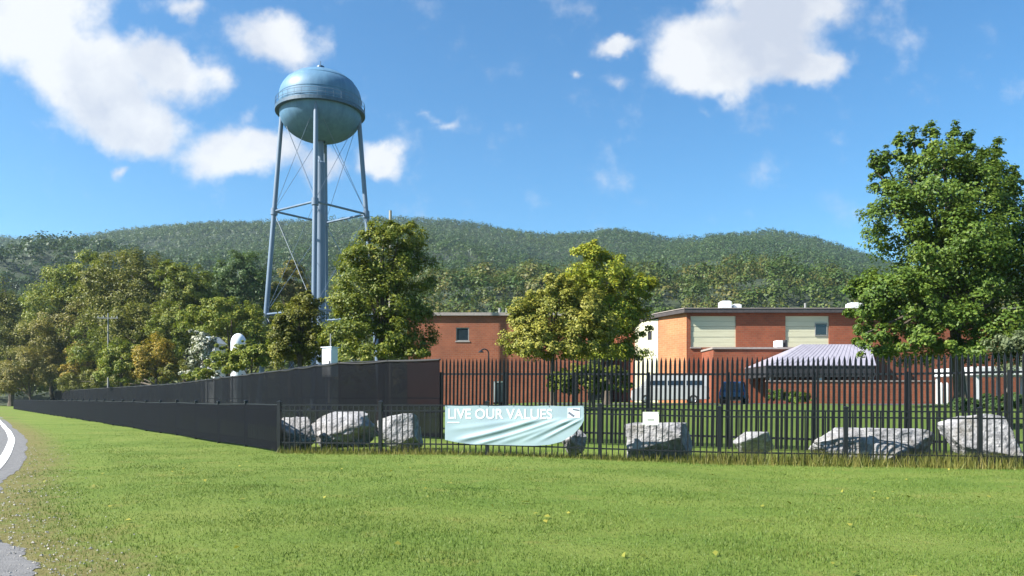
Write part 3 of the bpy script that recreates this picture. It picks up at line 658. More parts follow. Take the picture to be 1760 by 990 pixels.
def low_fence(label, start, ang, nb, end_post=True, mesh=False):
    t = thing('picket_fence', label, 'fence', (start[0], start[1], 0), ang)
    c, s = math.cos(ang), math.sin(ang)
    for i in range(nb):
        x0, y0 = start[0] + c * BAY * i, start[1] + s * BAY * i; x1, y1 = x0 + c * BAY, y0 + s * BAY
        za, zb = gz1(x0, y0), gz1(x1, y1)
        if i or end_post: link('post', postM, t, (BAY * i, 0, za))
        p = link('picket_panel', pkM, t, (BAY * i, 0, za)); p.rotation_euler.y = -math.atan2(zb - za, BAY)
        for r in railM: link('rail', r, p)
        if mesh: link('mesh_backing', backM, p)
    x1, y1 = start[0] + c * BAY * nb, start[1] + s * BAY * nb
    link('post', postM, t, (BAY * nb, 0, gz1(x1, y1)))
    return t
low_fence('low black picket fence along the front of the lawn carrying the banner', (FX0, FY0), FANG, 8)
sd = Vector((-76 - FX0, 117 - FY0)); low_fence('low black mesh backed picket fence running away from the corner towards the far left', (FX0, FY0), math.atan2(sd.y, sd.x), 36, end_post=False, mesh=True)

TH = 3.15
def screened_fence():
    path = [Vector((-93.5, 157)), Vector((-34.6, 78.7)), Vector((-7.4, 33.0)), Vector((-2.8, 30.1))]
    t = thing('screened_fence', 'tall fence hung with black privacy screen behind the low fence', 'fence', (path[2].x, path[2].y, 0))
    rng = np.random.default_rng(7); o = path[2]
    for a_, b_ in zip(path[:-1], path[1:]):
        L = (b_ - a_).length; nb = max(1, round(L / 3.4)); d = (b_ - a_) / L; nrm = Vector((d.y, -d.x))
        if nrm.y > 0: nrm = -nrm
        for i in range(nb):
            p0 = a_ + d * (L * i / nb); w = L / nb; za = gz1(p0.x, p0.y); zb = gz1(*(p0 + d * w))
            mb = MB(); mb.box(-0.045, 0.045, -0.045, 0.045, -0.3, TH + 0.04); mb.build('post', M['black'], t, (p0.x - o.x, p0.y - o.y, za))
            nx, nz = 14, 12; ph = rng.uniform(0, 6, 4); vs = []; sag = rng.uniform(0.01, 0.07)
            for front in (0, 1):
                for j in range(nz + 1):
                    for k in range(nx + 1):
                        u, v = k / nx, j / nz
                        bul = 0.035 * math.sin(math.pi * u) * math.sin(math.pi * v) * math.sin(ph[0]) + math.sin(math.pi * u) * (0.016 * math.sin(u * 9 + ph[1] + v * 3) * math.sin(v * 5 + ph[2]) + 0.014 * math.sin(u * 25 + ph[3]))
                        q = d * (w * (u * 1.012 - 0.006)); z = (za + (zb - za) * u) + 0.08 + v * (TH - 0.10) - sag * math.sin(math.pi * u) * v
                        off = 0.07 + bul + (0.006 if front else 0)
                        vs.append((q.x + nrm.x * off, q.y + nrm.y * off, z - za))
            M1 = (nx + 1) * (nz + 1); fs = []
            for j in range(nz):
                for k in range(nx):
                    a0 = j * (nx + 1) + k; fs.append((a0, a0 + 1, a0 + nx + 2, a0 + nx + 1)); fs.append((M1 + a0, M1 + a0 + nx + 1, M1 + a0 + nx + 2, M1 + a0 + 1))
            mb = MB(); mb.add(vs, fs); s = mb.build('privacy_screen', M['screen'], t, (p0.x - o.x, p0.y - o.y, za), smooth=True)
            e = d * w
            for zz in (TH - 0.03, 1.6, 0.12):
                mb = MB(); mb.tube([(0, 0, zz), (e.x, e.y, zz + zb - za)], 0.03, 6); mb.build('rail', M['black'], t, (p0.x - o.x, p0.y - o.y, za))
            mb = MB(); h = nrm * 0.085
            ang = math.atan2(d.y, d.x); Mx = Matrix.Translation((h.x, h.y, 0)) @ Matrix.Rotation(ang, 4, 'Z')
            pts = [Mx @ Vector((w * u, 0, TH - 0.05 + (zb - za) * u - sag * math.sin(math.pi * u))) for u in np.linspace(0, 1, 9)]
            mb.tube(pts, 0.035, 6); mb.build('hem', M['hem'], s)
    return t
screened_fence()

def palisade():
    A = Vector((-2.8, 30.1)); d = Vector((15.9, -6.1)).normalized(); ang = math.atan2(d.y, d.x)
    t = thing('palisade_fence', 'tall dark spear topped palisade fence with open pales behind the low fence', 'fence', (A.x, A.y, 0), ang)
    W = 2.73; n = 17; pitch = W / n
    mb = MB()
    for i in range(n):
        x = (i + 0.5) * pitch; w = 0.042
        # W section pale with a pointed head leaning outwards a little
        poly = [(-w, 0), (-w * 0.4, -0.03), (0, -0.012), (w * 0.4, -0.03), (w, 0), (w * 0.4, -0.022), (0, -0.004), (-w * 0.4, -0.022)]
        levels = [(0.06, 1.0, 0.0), (2.86, 1.0, 0.0), (3.0, 0.85, 0.0), (TH, 0.08, 0.0)]
        vs = []; m = len(poly)
        for z, k, l in levels: vs += [(x + q[0] * k, q[1] * (1 if k > .5 else 0.4) - l - 0.03, z) for q in poly]
        fs = [(j * m + a_, j * m + (a_ + 1) % m, (j + 1) * m + (a_ + 1) % m, (j + 1) * m + a_) for j in range(len(levels) - 1) for a_ in range(m)]
        mb.add(vs, fs)
    pale = mb.mesh('pales', M['black'])
    rl = []
    for z in (2.55, 0.42):
        mb = MB(); mb.box(0.055, W - 0.055, -0.027, 0.025, z - 0.035, z + 0.035); rl.append(mb.mesh('rail', M['black']))
    mb = MB(); mb.box(-0.035, 0.035, -0.02, 0.06, -0.3, 2.62); post = mb.mesh('post', M['black'])
    for i in range(8):
        p = A + d * (W * i); za = gz1(p.x, p.y); q = p + d * W; zb = gz1(q.x, q.y)
        link('post', post, t, (W * i, 0, za))
        o = link('pale_panel', pale, t, (W * i, 0, za)); o.rotation_euler.y = -math.atan2(zb - za, W)
        for r in rl: link('rail', r, o)
    p = A + d * (W * 8); link('post', post, t, (W * 8, 0, gz1(p.x, p.y)))
palisade()

# ------------------------------------------------------------------ banner and sign on the low fence
def banner():
    t0, t1 = 5.16, 9.13; W = t1 - t0
    bx, by = FX0 + FD[0] * t0, FY0 + FD[1] * t0; nx_, ny_ = FD[1], -FD[0]
    t = thing('banner', 'light teal sagging banner lettered in white tied to the low fence', 'banner', (bx + nx_ * 0.06, by + ny_ * 0.06, 0), FANG)
    xb = [0, 0.35, 0.75, 2.2, 2.6, 3.0, 3.35, 3.7, 3.9, W]; zbv = [0.42, 0.35, 0.30, 0.28, 0.28, 0.31, 0.40, 0.62, 0.86, 1.0]
    def zb(x): return float(np.interp(x, xb, zbv))
    def off(x, z):
        f = 0.0
        for (x0, z0, sl, am, wd) in ((0.4, 0.42, 0.20, 0.085, 0.07), (0.9, 0.30, 0.24, 0.06, 0.05), (1.6, 0.36, 0.28, 0.05, 0.07), (0.2, 0.72, 0.10, 0.025, 0.07), (2.3, 0.42, 0.42, 0.04, 0.05), (2.8, 0.45, 0.5, 0.05, 0.05)):
            d = z - (z0 + sl * (x - x0) + 0.03 * (x - x0) ** 2)
            f += am * math.exp(-(d / wd) ** 2) * float(sstep(x0 - 0.25, x0 + 0.35, x)) * float(1 - 0.6 * sstep(1.8, 3.2, x - x0))
        return -0.48 * f * float(1 - sstep(0.92, 1.10, z)) - 0.012 * math.sin(x * 5 + z * 3)
    nx, nz = 120, 50; vs = []; fs = []
    for back in (0, 1):
        for j in range(nz + 1):
            for k in range(nx + 1):
                x = W * k / nx; z = 1.40 + (zb(x) - 1.40) * j / nz - 0.012 * math.sin(x * math.pi / W * 4) ** 2 * (1 - j / nz)
                vs.append((x, off(x, z) + 0.004 * back, z))
    M1 = (nx + 1) * (nz + 1)
    for j in range(nz):
        for k in range(nx):
            a_ = j * (nx + 1) + k; fs.append((a_, a_ + 1, a_ + nx + 2, a_ + nx + 1)); fs.append((M1 + a_, M1 + a_ + nx + 1, M1 + a_ + nx + 2, M1 + a_ + 1))
    mb = MB(); mb.add(vs, fs); mb.build('cloth', M['banner'], t, smooth=True)
    cu = bpy.data.curves.new('lettering', 'FONT'); cu.body = 'LIVE OUR VALUES'; cu.size = 0.40; cu.offset = 0.007; cu.extrude = 0.0
    tmp = bpy.data.objects.new('lettering', cu); COL.objects.link(tmp); bpy.context.view_layer.update()
    me = bpy.data.meshes.new_from_object(tmp.evaluated_get(bpy.context.evaluated_depsgraph_get())); bpy.data.objects.remove(tmp)
    co = np.empty(len(me.vertices) * 3, np.float32); me.vertices.foreach_get('co', co); co = co.reshape(-1, 3)
    wid = co[:, 0].max() - co[:, 0].min(); k = 3.0 / wid
    x = 0.09 + (co[:, 0] - co[:, 0].min()) * k; z = 1.03 + co[:, 1]
    yv = np.array([off(a_, b_) for a_, b_ in zip(x, z)]) - 0.006
    me.vertices.foreach_set('co', np.stack([x, yv, z], -1).astype(np.float32).ravel()); me.materials.clear(); me.materials.append(M['letter'])
    link('lettering', me, t)
    def patch(name, x0, x1, z0, z1, mat, lift=0.006, rot=0.0, n=10):
        mb = MB(); vs = []; cx_, cz_ = (x0 + x1) / 2, (z0 + z1) / 2
        for j in range(n + 1):
            for k in range(n + 1):
                a_, b_ = x0 + (x1 - x0) * k / n - cx_, z0 + (z1 - z0) * j / n - cz_
                a2 = cx_ + a_ * math.cos(rot) - b_ * math.sin(rot); b2 = cz_ + a_ * math.sin(rot) + b_ * math.cos(rot)
                vs.append((a2, off(a2, b2) - lift, b2))
        mb.add(vs, [(j * (n + 1) + k, j * (n + 1) + k + 1, (j + 1) * (n + 1) + k + 1, (j + 1) * (n + 1) + k) for j in range(n) for k in range(n)])
        return mb.build(name, mat, t)
    patch('underline', 0.07, 0.42, 0.90, 0.935, M['letter'])
    e = patch('emblem', 3.52, 3.86, 1.06, 1.34, M['letter'])
    patch('emblem_mark', 3.53, 3.72, 1.13, 1.19, M['emblem'], 0.010, R(-35)); patch('emblem_mark', 3.66, 3.84, 1.27, 1.31, M['emblem'], 0.012, R(-10))
    mb = MB()
    for x in (0.03, 1.0, 2.0, 3.0, W - 0.03): mb.tube([(x, -0.02, 1.385), (x, 0.05, 1.40), (x, 0.05, 1.43), (x, -0.01, 1.44)], 0.008, 5)
    mb.build('cable_tie', M['black'], t)
banner()

def sign():
    X = None
    for tt in np.arange(9, 13, 0.005):
        x, y = FX0 + FD[0] * tt, FY0 + FD[1] * tt
        if CX + F * x / y >= 1118.5: break
    t = thing('notice_sign', 'small white square notice sign fixed on the low fence', 'sign', (x + FD[1] * 0.04, y - FD[0] * 0.04, 0), FANG)
    mb = MB(); mb.box(-0.215, 0.215, -0.006, 0.006, 0.875, 1.235); mb.build('plate', M['sign'], t, bevel=0.003)
    mb = MB(); mb.box(-0.09, 0.09, -0.009, -0.007, 1.0, 1.045); mb.build('faded_mark', M['signgrey'], t)
    mb = MB()
    for a_ in (-0.19, 0.19):
        for b_ in (0.90, 1.21): mb.tube([(a_, -0.006, b_), (a_, -0.014, b_)], 0.011, 8)
    mb.build('bolt', M['chrome'], t)
sign()

# ------------------------------------------------------------------ boulders
def rock(label, px0, px1, py0, py1, D, seed, flat=0.75, lean=0.0, group='limestone boulders behind the low fence', planes=22, extra=()):
    rs = random.Random(seed); x0, _, zt = P(px0, py0, D); x1, _, zb_ = P(px1, py1, D)
    cx = (x0 + x1) / 2; g = gz1(cx, D); zb_ = min(zb_, g - 0.05); rx, rz = (x1 - x0) / 2, (zt - zb_) / 2; ry = max(min(rx * 0.7, 0.95), rz * 0.9)
    bm = bmesh.new(); bmesh.ops.create_icosphere(bm, subdivisions=5, radius=1.0)
    pl = []
    for i in range(planes):
        n = Vector((rs.gauss(0, 1), rs.gauss(0, 1), rs.gauss(0, 0.8))).normalized(); pl.append((n, rs.uniform(0.68, 0.95)))
    pl += [(Vector((lean, 0, 1)).normalized(), flat), (Vector((0, 0, -1)), 0.9)] + [(Vector(n).normalized(), h) for n, h in extra]
    off = Vector((seed * 3.1, seed * 1.7, 0))
    for v in bm.verts:
        d = v.co.normalized(); r = min([1.15] + [h / d.dot(n) for n, h in pl if d.dot(n) > 0.05])
        q = d * r; nz_ = mnoise.fractal(q * 2.0 + off, 1.0, 2.0, 5); r *= 1 + 0.07 * nz_ + 0.02 * mnoise.noise(q * 14 + off)
        v.co = d * r
    xsv = [v.co.x for v in bm.verts]; zsv = [v.co.z for v in bm.verts]; ysv = [v.co.y for v in bm.verts]
    for v in bm.verts:
        v.co = Vector(((v.co.x - min(xsv)) / (max(xsv) - min(xsv)) * 2 * rx - rx, v.co.y * ry, (v.co.z - min(zsv)) / (max(zsv) - min(zsv)) * 2 * rz))
    me = bpy.data.meshes.new('boulder'); bm.to_mesh(me); bm.free(); me.materials.append(M['rock'])
    o = link('boulder', me, None, (cx, D, zb_)); return tag(o, label, 'boulder', group)
rock('pale boulder behind the corner post, leftmost behind the low fence', 478, 545, 716, 770, 24.6, 1, 0.8)
rock('broad domed pale boulder between the corner post and the next post', 528, 645, 706, 771, 25.6, 2, 0.95)
rock('pale boulder with dark right end between second post and banner', 648, 726, 710, 765, 24.2, 3, 0.8, lean=-0.35, extra=[((1, -0.15, 0.1), 0.55)])
rock('dark grey boulder showing past the loose right end of the banner', 962, 1008, 732, 776, 22.6, 4, 0.85)
rock('flat topped grey boulder below the small white sign', 1072, 1198, 726, 786, 21.9, 5, 0.62, extra=[((1, -0.28, 0.05), 0.42), ((-0.5, -1, 0.1), 0.6), ((0.1, -1, -0.9), 0.55)])
rock('low flat pale slab of stone sunk in the weeds', 1262, 1330, 742, 780, 24.0, 6, 0.6, extra=[((0, -1, -0.9), 0.35), ((0.2, -1, -0.5), 0.5)])
rock('long low pale boulder between the two right hand posts', 1394, 1604, 735, 786, 21.0, 7, 0.7)
rock('largest boulder with bright left face and shaded right side', 1626, 1766, 711, 796, 20.6, 8, 0.8, lean=-0.25, extra=[((1, -0.3, 0.25), 0.36), ((-0.3, -1, 0.35), 0.5)])

# ------------------------------------------------------------------ buildings
def left_building():
    Y = 82.0; t = thing('brick_building', 'orange brick building with one small window behind the dark tree', 'building', (P(800, 685, Y)[0], Y, 1.2))
    def lx(px): return (px - 800) / F * Y
    def lz(py): return EYE + (HY - py) / F * Y - 1.2
    H = lz(543); x0, x1 = lx(700), lx(1010)
    wx0, wx1, wz0, wz1 = lx(784), lx(806), lz(586), lz(563); dx0, dx1, dz = lx(848), lx(874), lz(655)
    mb = MB()
    T = 0.3
    mb.box(x0, wx0, 0, T, -0.3, H); mb.box(wx0, wx1, 0, T, -0.3, wz0); mb.box(wx0, wx1, 0, T, wz1, H); mb.box(wx1, dx0, 0, T, -0.3, H); mb.box(dx0, dx1, 0, T, dz, H); mb.box(dx1, x1, 0, T, -0.3, H)
    mb.box(x0, x0 + T, T, 16, -0.3, H); mb.box(x1 - T, x1, T, 16, -0.3, H); mb.box(x0 + T, x1 - T, 15.7, 16, -0.3, H)
    mb.build('wall', M['brick_orange'], t)
    mb = MB(); mb.box(x0 - 0.25, x1 + 0.25, -0.25, 16.2, H, H + 0.12); rf = mb.build('roof', M['coping'], t)
    mb = MB(); mb.box(x0 - 0.28, x1 + 0.28, -0.30, -0.255, H + 0.02, H + 0.34); mb.build('coping', M['stone'], rf)
    mb = MB(); mb.box(wx0, wx1, 0.10, 0.14, wz0, wz1); w = mb.build('window', M['glass'], t)
    mb = MB(); 
    for a_ in (wx0, wx1 - 0.09): mb.box(a_, a_ + 0.09, 0.05, 0.097, wz0, wz1)
    for b_ in (wz0, wz1 - 0.09): mb.box(wx0 + 0.09, wx1 - 0.09, 0.05, 0.097, b_, b_ + 0.09)
    mb.build('frame', M['greypole'], w)
    mb = MB(); mb.box(wx0 - 0.1, wx1 + 0.1, -0.06, -0.002, wz0 - 0.12, wz0); mb.build('sill', M['stone'], w)
    mb = MB(); mb.box(dx0 + 0.16, dx1 - 0.16, 0.12, 0.17, 0, dz - 0.14); d = mb.build('door', M['glass'], t)
    mb = MB(); mb.box(dx0, dx0 + 0.16, 0.04, 0.2, 0, dz); mb.box(dx1 - 0.16, dx1, 0.04, 0.2, 0, dz); mb.box(dx0 + 0.16, dx1 - 0.16, 0.04, 0.2, dz - 0.14, dz); mb.build('frame', M['white'], d)
    mb = MB(); mb.tube([(dx1 - 0.3, 0.05, 1.0), (dx1 - 0.3, 0.05, 1.3)], 0.03, 6); mb.build('handle', M['chrome'], d)
    for px in (858, 870): 
        mb = MB(); mb.tube([(lx(px), 4, H), (lx(px), 4, lz(522))], 0.16 if px == 858 else 0.10, 10); mb.build('vent_pipe', M['greypole'], rf)
left_building()

def right_building():
    Y = 70.0; ox = P(1180, 685, Y)[0]; t = thing('brick_building', 'long red brick building with cream wall panels and sunlit corner', 'building', (ox, Y, 1.2))
    def lx(px, D=Y): return (px - CX) / F * D - ox
    def lz(py, D=Y): return EYE + (HY - py) / F * D - 1.2
    H = lz(538); zb, zt = lz(597), lz(543); XR = 48.0
    mb = MB()
    cA = (lx(1138, 74), 4.0)
    mb.prism([(0.02, 0.3), (XR, 0.3), (XR, 24), (-5, 24), (cA[0] + 0.02, 4.05)], -0.3, H)      # core
    p0, p1, p2, p3, p4 = lx(1180), lx(1187), lx(1265), lx(1350), lx(1425)
    mb.box(p0, p1, 0, 0.298, -0.3, H); mb.box(p2, p3, 0, 0.298, -0.3, H); mb.box(p4, XR, 0, 0.298, -0.3, H)
    for a_, b_ in ((p1, p2), (p3, p4)): mb.box(a_, b_, 0, 0.298, -0.3, zb); mb.box(a_, b_, 0, 0.298, zt, H)
    mb.build('wall', M['brick_red'], t)
    # corner wall, its sunlight painted in as a paler orange brick colour
    mb = MB(); mb.prism([(-0.004, -0.02), (cA[0] - 0.35, 4.0), (cA[0] - 0.02, 4.1), (0.0, 0.3)], -0.3, H + 0.0); mb.build('corner_wall', M['brick_sunlit'], t)
    for a_, b_ in ((p1, p2), (p3, p4)):
        mb = MB(); nn = 6
        for k in range(nn):
            z0 = zb + (zt - zb) * k / nn; mb.box(a_ + 0.01, b_ - 0.01, 0.10 + 0.02 * (k % 2), 0.295, z0 + 0.012, zb + (zt - zb) * (k + 1) / nn - 0.004)
        pn = mb.build('cream_panel', M['cream'], t)
        if a_ == p3:
            mb = MB(); mb.box(lx(1402), lx(1421), 0.05, 0.095, lz(575), lz(557)); w = mb.build('window', M['glass'], t)
            mb = MB(); x0, x1, z0, z1 = lx(1401), lx(1422), lz(576), lz(556)
            for q in (x0, x1 - 0.06): mb.box(q, q + 0.06, 0.03, 0.09, z0, z1)
            for q in (z0 - 0.06, z1): mb.box(x0, x1, 0.03, 0.09, q, q + 0.06)
            mb.build('frame', M['greypole'], w)
    mb = MB(); mb.prism([(-0.3, -0.45), (XR, -0.45), (XR, 24.4), (-5.5, 24.4), (cA[0] - 0.7, 4.0)], H, H + 0.36); rf = mb.build('roof', M['coping'], t)
    mb = MB(); mb.prism([(-0.35, -0.5), (XR + 0.05, -0.5), (XR + 0.05, 24.5), (-5.6, 24.5), (cA[0] - 0.75, 4.0)], H + 0.362, H + 0.42); mb.build('coping', M['stone'], rf)
    # cream annex on the left side
    mb = MB(); a0 = (cA[0] - 0.36, 4.15); a1 = (lx(1103, 77.5), 7.5)
    mb.prism([a0, (a0[0] + 0.5, 16), (a1[0], 16), a1], -0.3, lz(550, 75)); an = mb.build('cream_annex', M['cream'], t)
    mb = MB(); d = Vector((a1[0] - a0[0], a1[1] - a0[1])).normalized(); c = Vector(a0) + d * 1.7; Mx = Matrix.Translation((c.x, c.y, lz(577, 76))) @ Matrix.Rotation(math.atan2(d.y, d.x), 4, 'Z')
    mb.box(-0.4, 0.4, -0.03, 0.05, -0.4, 0.4, M4=Mx); mb.build('annex_window', M['glass'], an)
    # one storey block in front
    b0, b1 = lx(1226, 66), lx(1560, 66); zt2 = lz(600, 66)
    mb = MB(); mb.box(b0, b1, -4.0, -0.01, -0.3, zt2); lb = mb.build('low_block', M['brick_red'], t)
    mb = MB(); mb.box(b0 - 0.1, b1, -4.1, 0.0 - 0.012, zt2 + 0.002, zt2 + 0.16); mb.build('coping', M['stone'], lb)
    mb = MB(); mb.box(lx(1186), b0 - 0.1, -0.12, -0.003, zb - 0.1, zb + 0.02); mb.build('band', M['stone'], t)
    for k, (pa, pb, pz, dd, yy) in enumerate(((1240, 1258, 518, 73, 3), (1262, 1276, 523, 73, 3.2), (1462, 1486, 521, 74, 4))):
        mb = MB(); mb.box(lx(pa, dd), lx(pb, dd), yy, yy + 1.2, H + 0.42, lz(pz, dd)); mb.box(lx(pa, dd) + 0.1, lx(pb, dd) - 0.1, yy + 0.1, yy + 1.1, lz(pz, dd), lz(pz, dd) + 0.08); mb.build('rooftop_unit', M['white'], rf, bevel=0.03)
    mb = MB(); mb.tube([(lx(1384, 74), 4, H + 0.4), (lx(1384, 74), 4, lz(521, 74))], 0.1, 8); mb.build('vent_pipe', M['greypole'], rf)
    mb = MB(); mb.box(lx(1340, 66), lx(1351, 66), -3.3, -2.4, zt2 + 0.16, lz(584, 66)); mb.build('rooftop_unit', M['white'], lb, bevel=0.03)
    mb = MB(); mb.box(lx(1354, 66), lx(1359, 66), -3.2, -2.6, zt2 + 0.16, lz(583, 66)); mb.build('rooftop_unit', M['soffit'], lb, bevel=0.02)
    # entrance canopy: hipped metal roof on posts
    e0, e1 = lx(1318, 60), lx(1506, 60); ye = -10.0; ze = lz(628, 60)
    r0, r1 = lx(1376, 66), lx(1494, 66); yr = -4.15; zr = lz(592, 66)
    mb = MB()
    vs = [(e0, ye, ze), (e1, ye, ze), (r1, yr, zr), (r0, yr, zr), (e0, yr, ze), (e1, yr, ze)]
    mb.add(vs + [(v[0], v[1], v[2] - 0.05) for v in vs], [(0, 1, 2, 3), (0, 3, 4), (1, 5, 2), (6, 9, 8, 7), (6, 10, 9), (7, 8, 11)])
    cn = mb.build('entrance_canopy', M['metalroof'], t)
    mb = MB()
    for k in range(1, 22):
        u = k / 22; a_ = Vector((e0 + (e1 - e0) * u, ye, ze + 0.02)); b_ = Vector((r0 + (r1 - r0) * u, yr, zr + 0.02)); mb.tube([a_, b_], 0.014, 4)
    mb.build('seam', M['metalroof'], cn)
    mb = MB(); mb.box(e0 + 0.05, e1 - 0.05, ye + 0.08, yr, ze - 0.9, ze - 0.06); mb.build('fascia', M['soffit'], cn)
    for px in (1326, 1410, 1498):
        x = lx(px, 60.4); mb = MB(); mb.box(x - 0.12, x + 0.12, ye + 0.3, ye + 0.54, 0, ze - 0.9); mb.build('post', M['white'], cn)
right_building()

def entrance_wall():
    Y = 58.6; t = thing('brick_wall', 'low orange brick wall in front of the entrance canopy', 'wall', (P(1320, 685, Y)[0], Y, 1.2))
    L = (1612 - 1320) / F * Y; h = EYE + (HY - 656) / F * Y - 1.2
    mb = MB(); mb.box(0, L, 0, 0.4, -0.2, h); mb.build('masonry', M['brick_orange'], t)
    mb = MB(); mb.box(-0.06, L + 0.06, -0.06, 0.46, h + 0.002, h + 0.1); mb.build('coping', M['stone'], t)
entrance_wall()

def carport():
    D = 53.0; x0, x1 = P(1676, 685, D)[0], P(1850, 685, D)[0]; g = gz1(x0 + 3, D)
    t = thing('carport', 'white flat roofed shelter on posts under the big right tree', 'shelter', (x0, D, g))
    w = x1 - x0; zt = EYE + (HY - 630) / F * D - g; zb = EYE + (HY - 645) / F * D - g
    mb = MB(); mb.box(0, w, 0, 5.5, zb, zt); mb.build('roof', M['white'], t, bevel=0.04)
    for x in (0.3, w * 0.36, w * 0.7, w - 0.3):
        for y in (0.3, 5.2):
            mb = MB(); mb.box(x - 0.1, x + 0.1, y - 0.1, y + 0.1, -0.2, zb - 0.001); mb.build('post', M['white'], t)
    return t
carport()
for i, (px, lab) in enumerate(((1617, 'white bollard at the end of the brick wall, left of the pair'), (1627, 'white bollard right of its twin beside the brick wall'), (1648, 'slim white bollard standing alone beside the white shelter'))):
    x, y, _ = P(px, 685, 50); t = thing('bollard', lab, 'bollard', (x, y, gz1(x, y)), group='white bollards by the shelter')
    r = 0.12 if i < 2 else 0.09
    mb = MB(); mb.lathe([(r, -0.1), (r, 1.25), (r * 0.8, 1.36), (r * 0.4, 1.42), (0.01, 1.43)], 20); mb.build('post', M['white'], t, smooth=True)
    mb = MB(); mb.lathe([(r * 1.7, -0.02), (r * 1.7, 0.05), (r * 1.01, 0.06)], 20); mb.build('base_plate', M['greypole'], t)

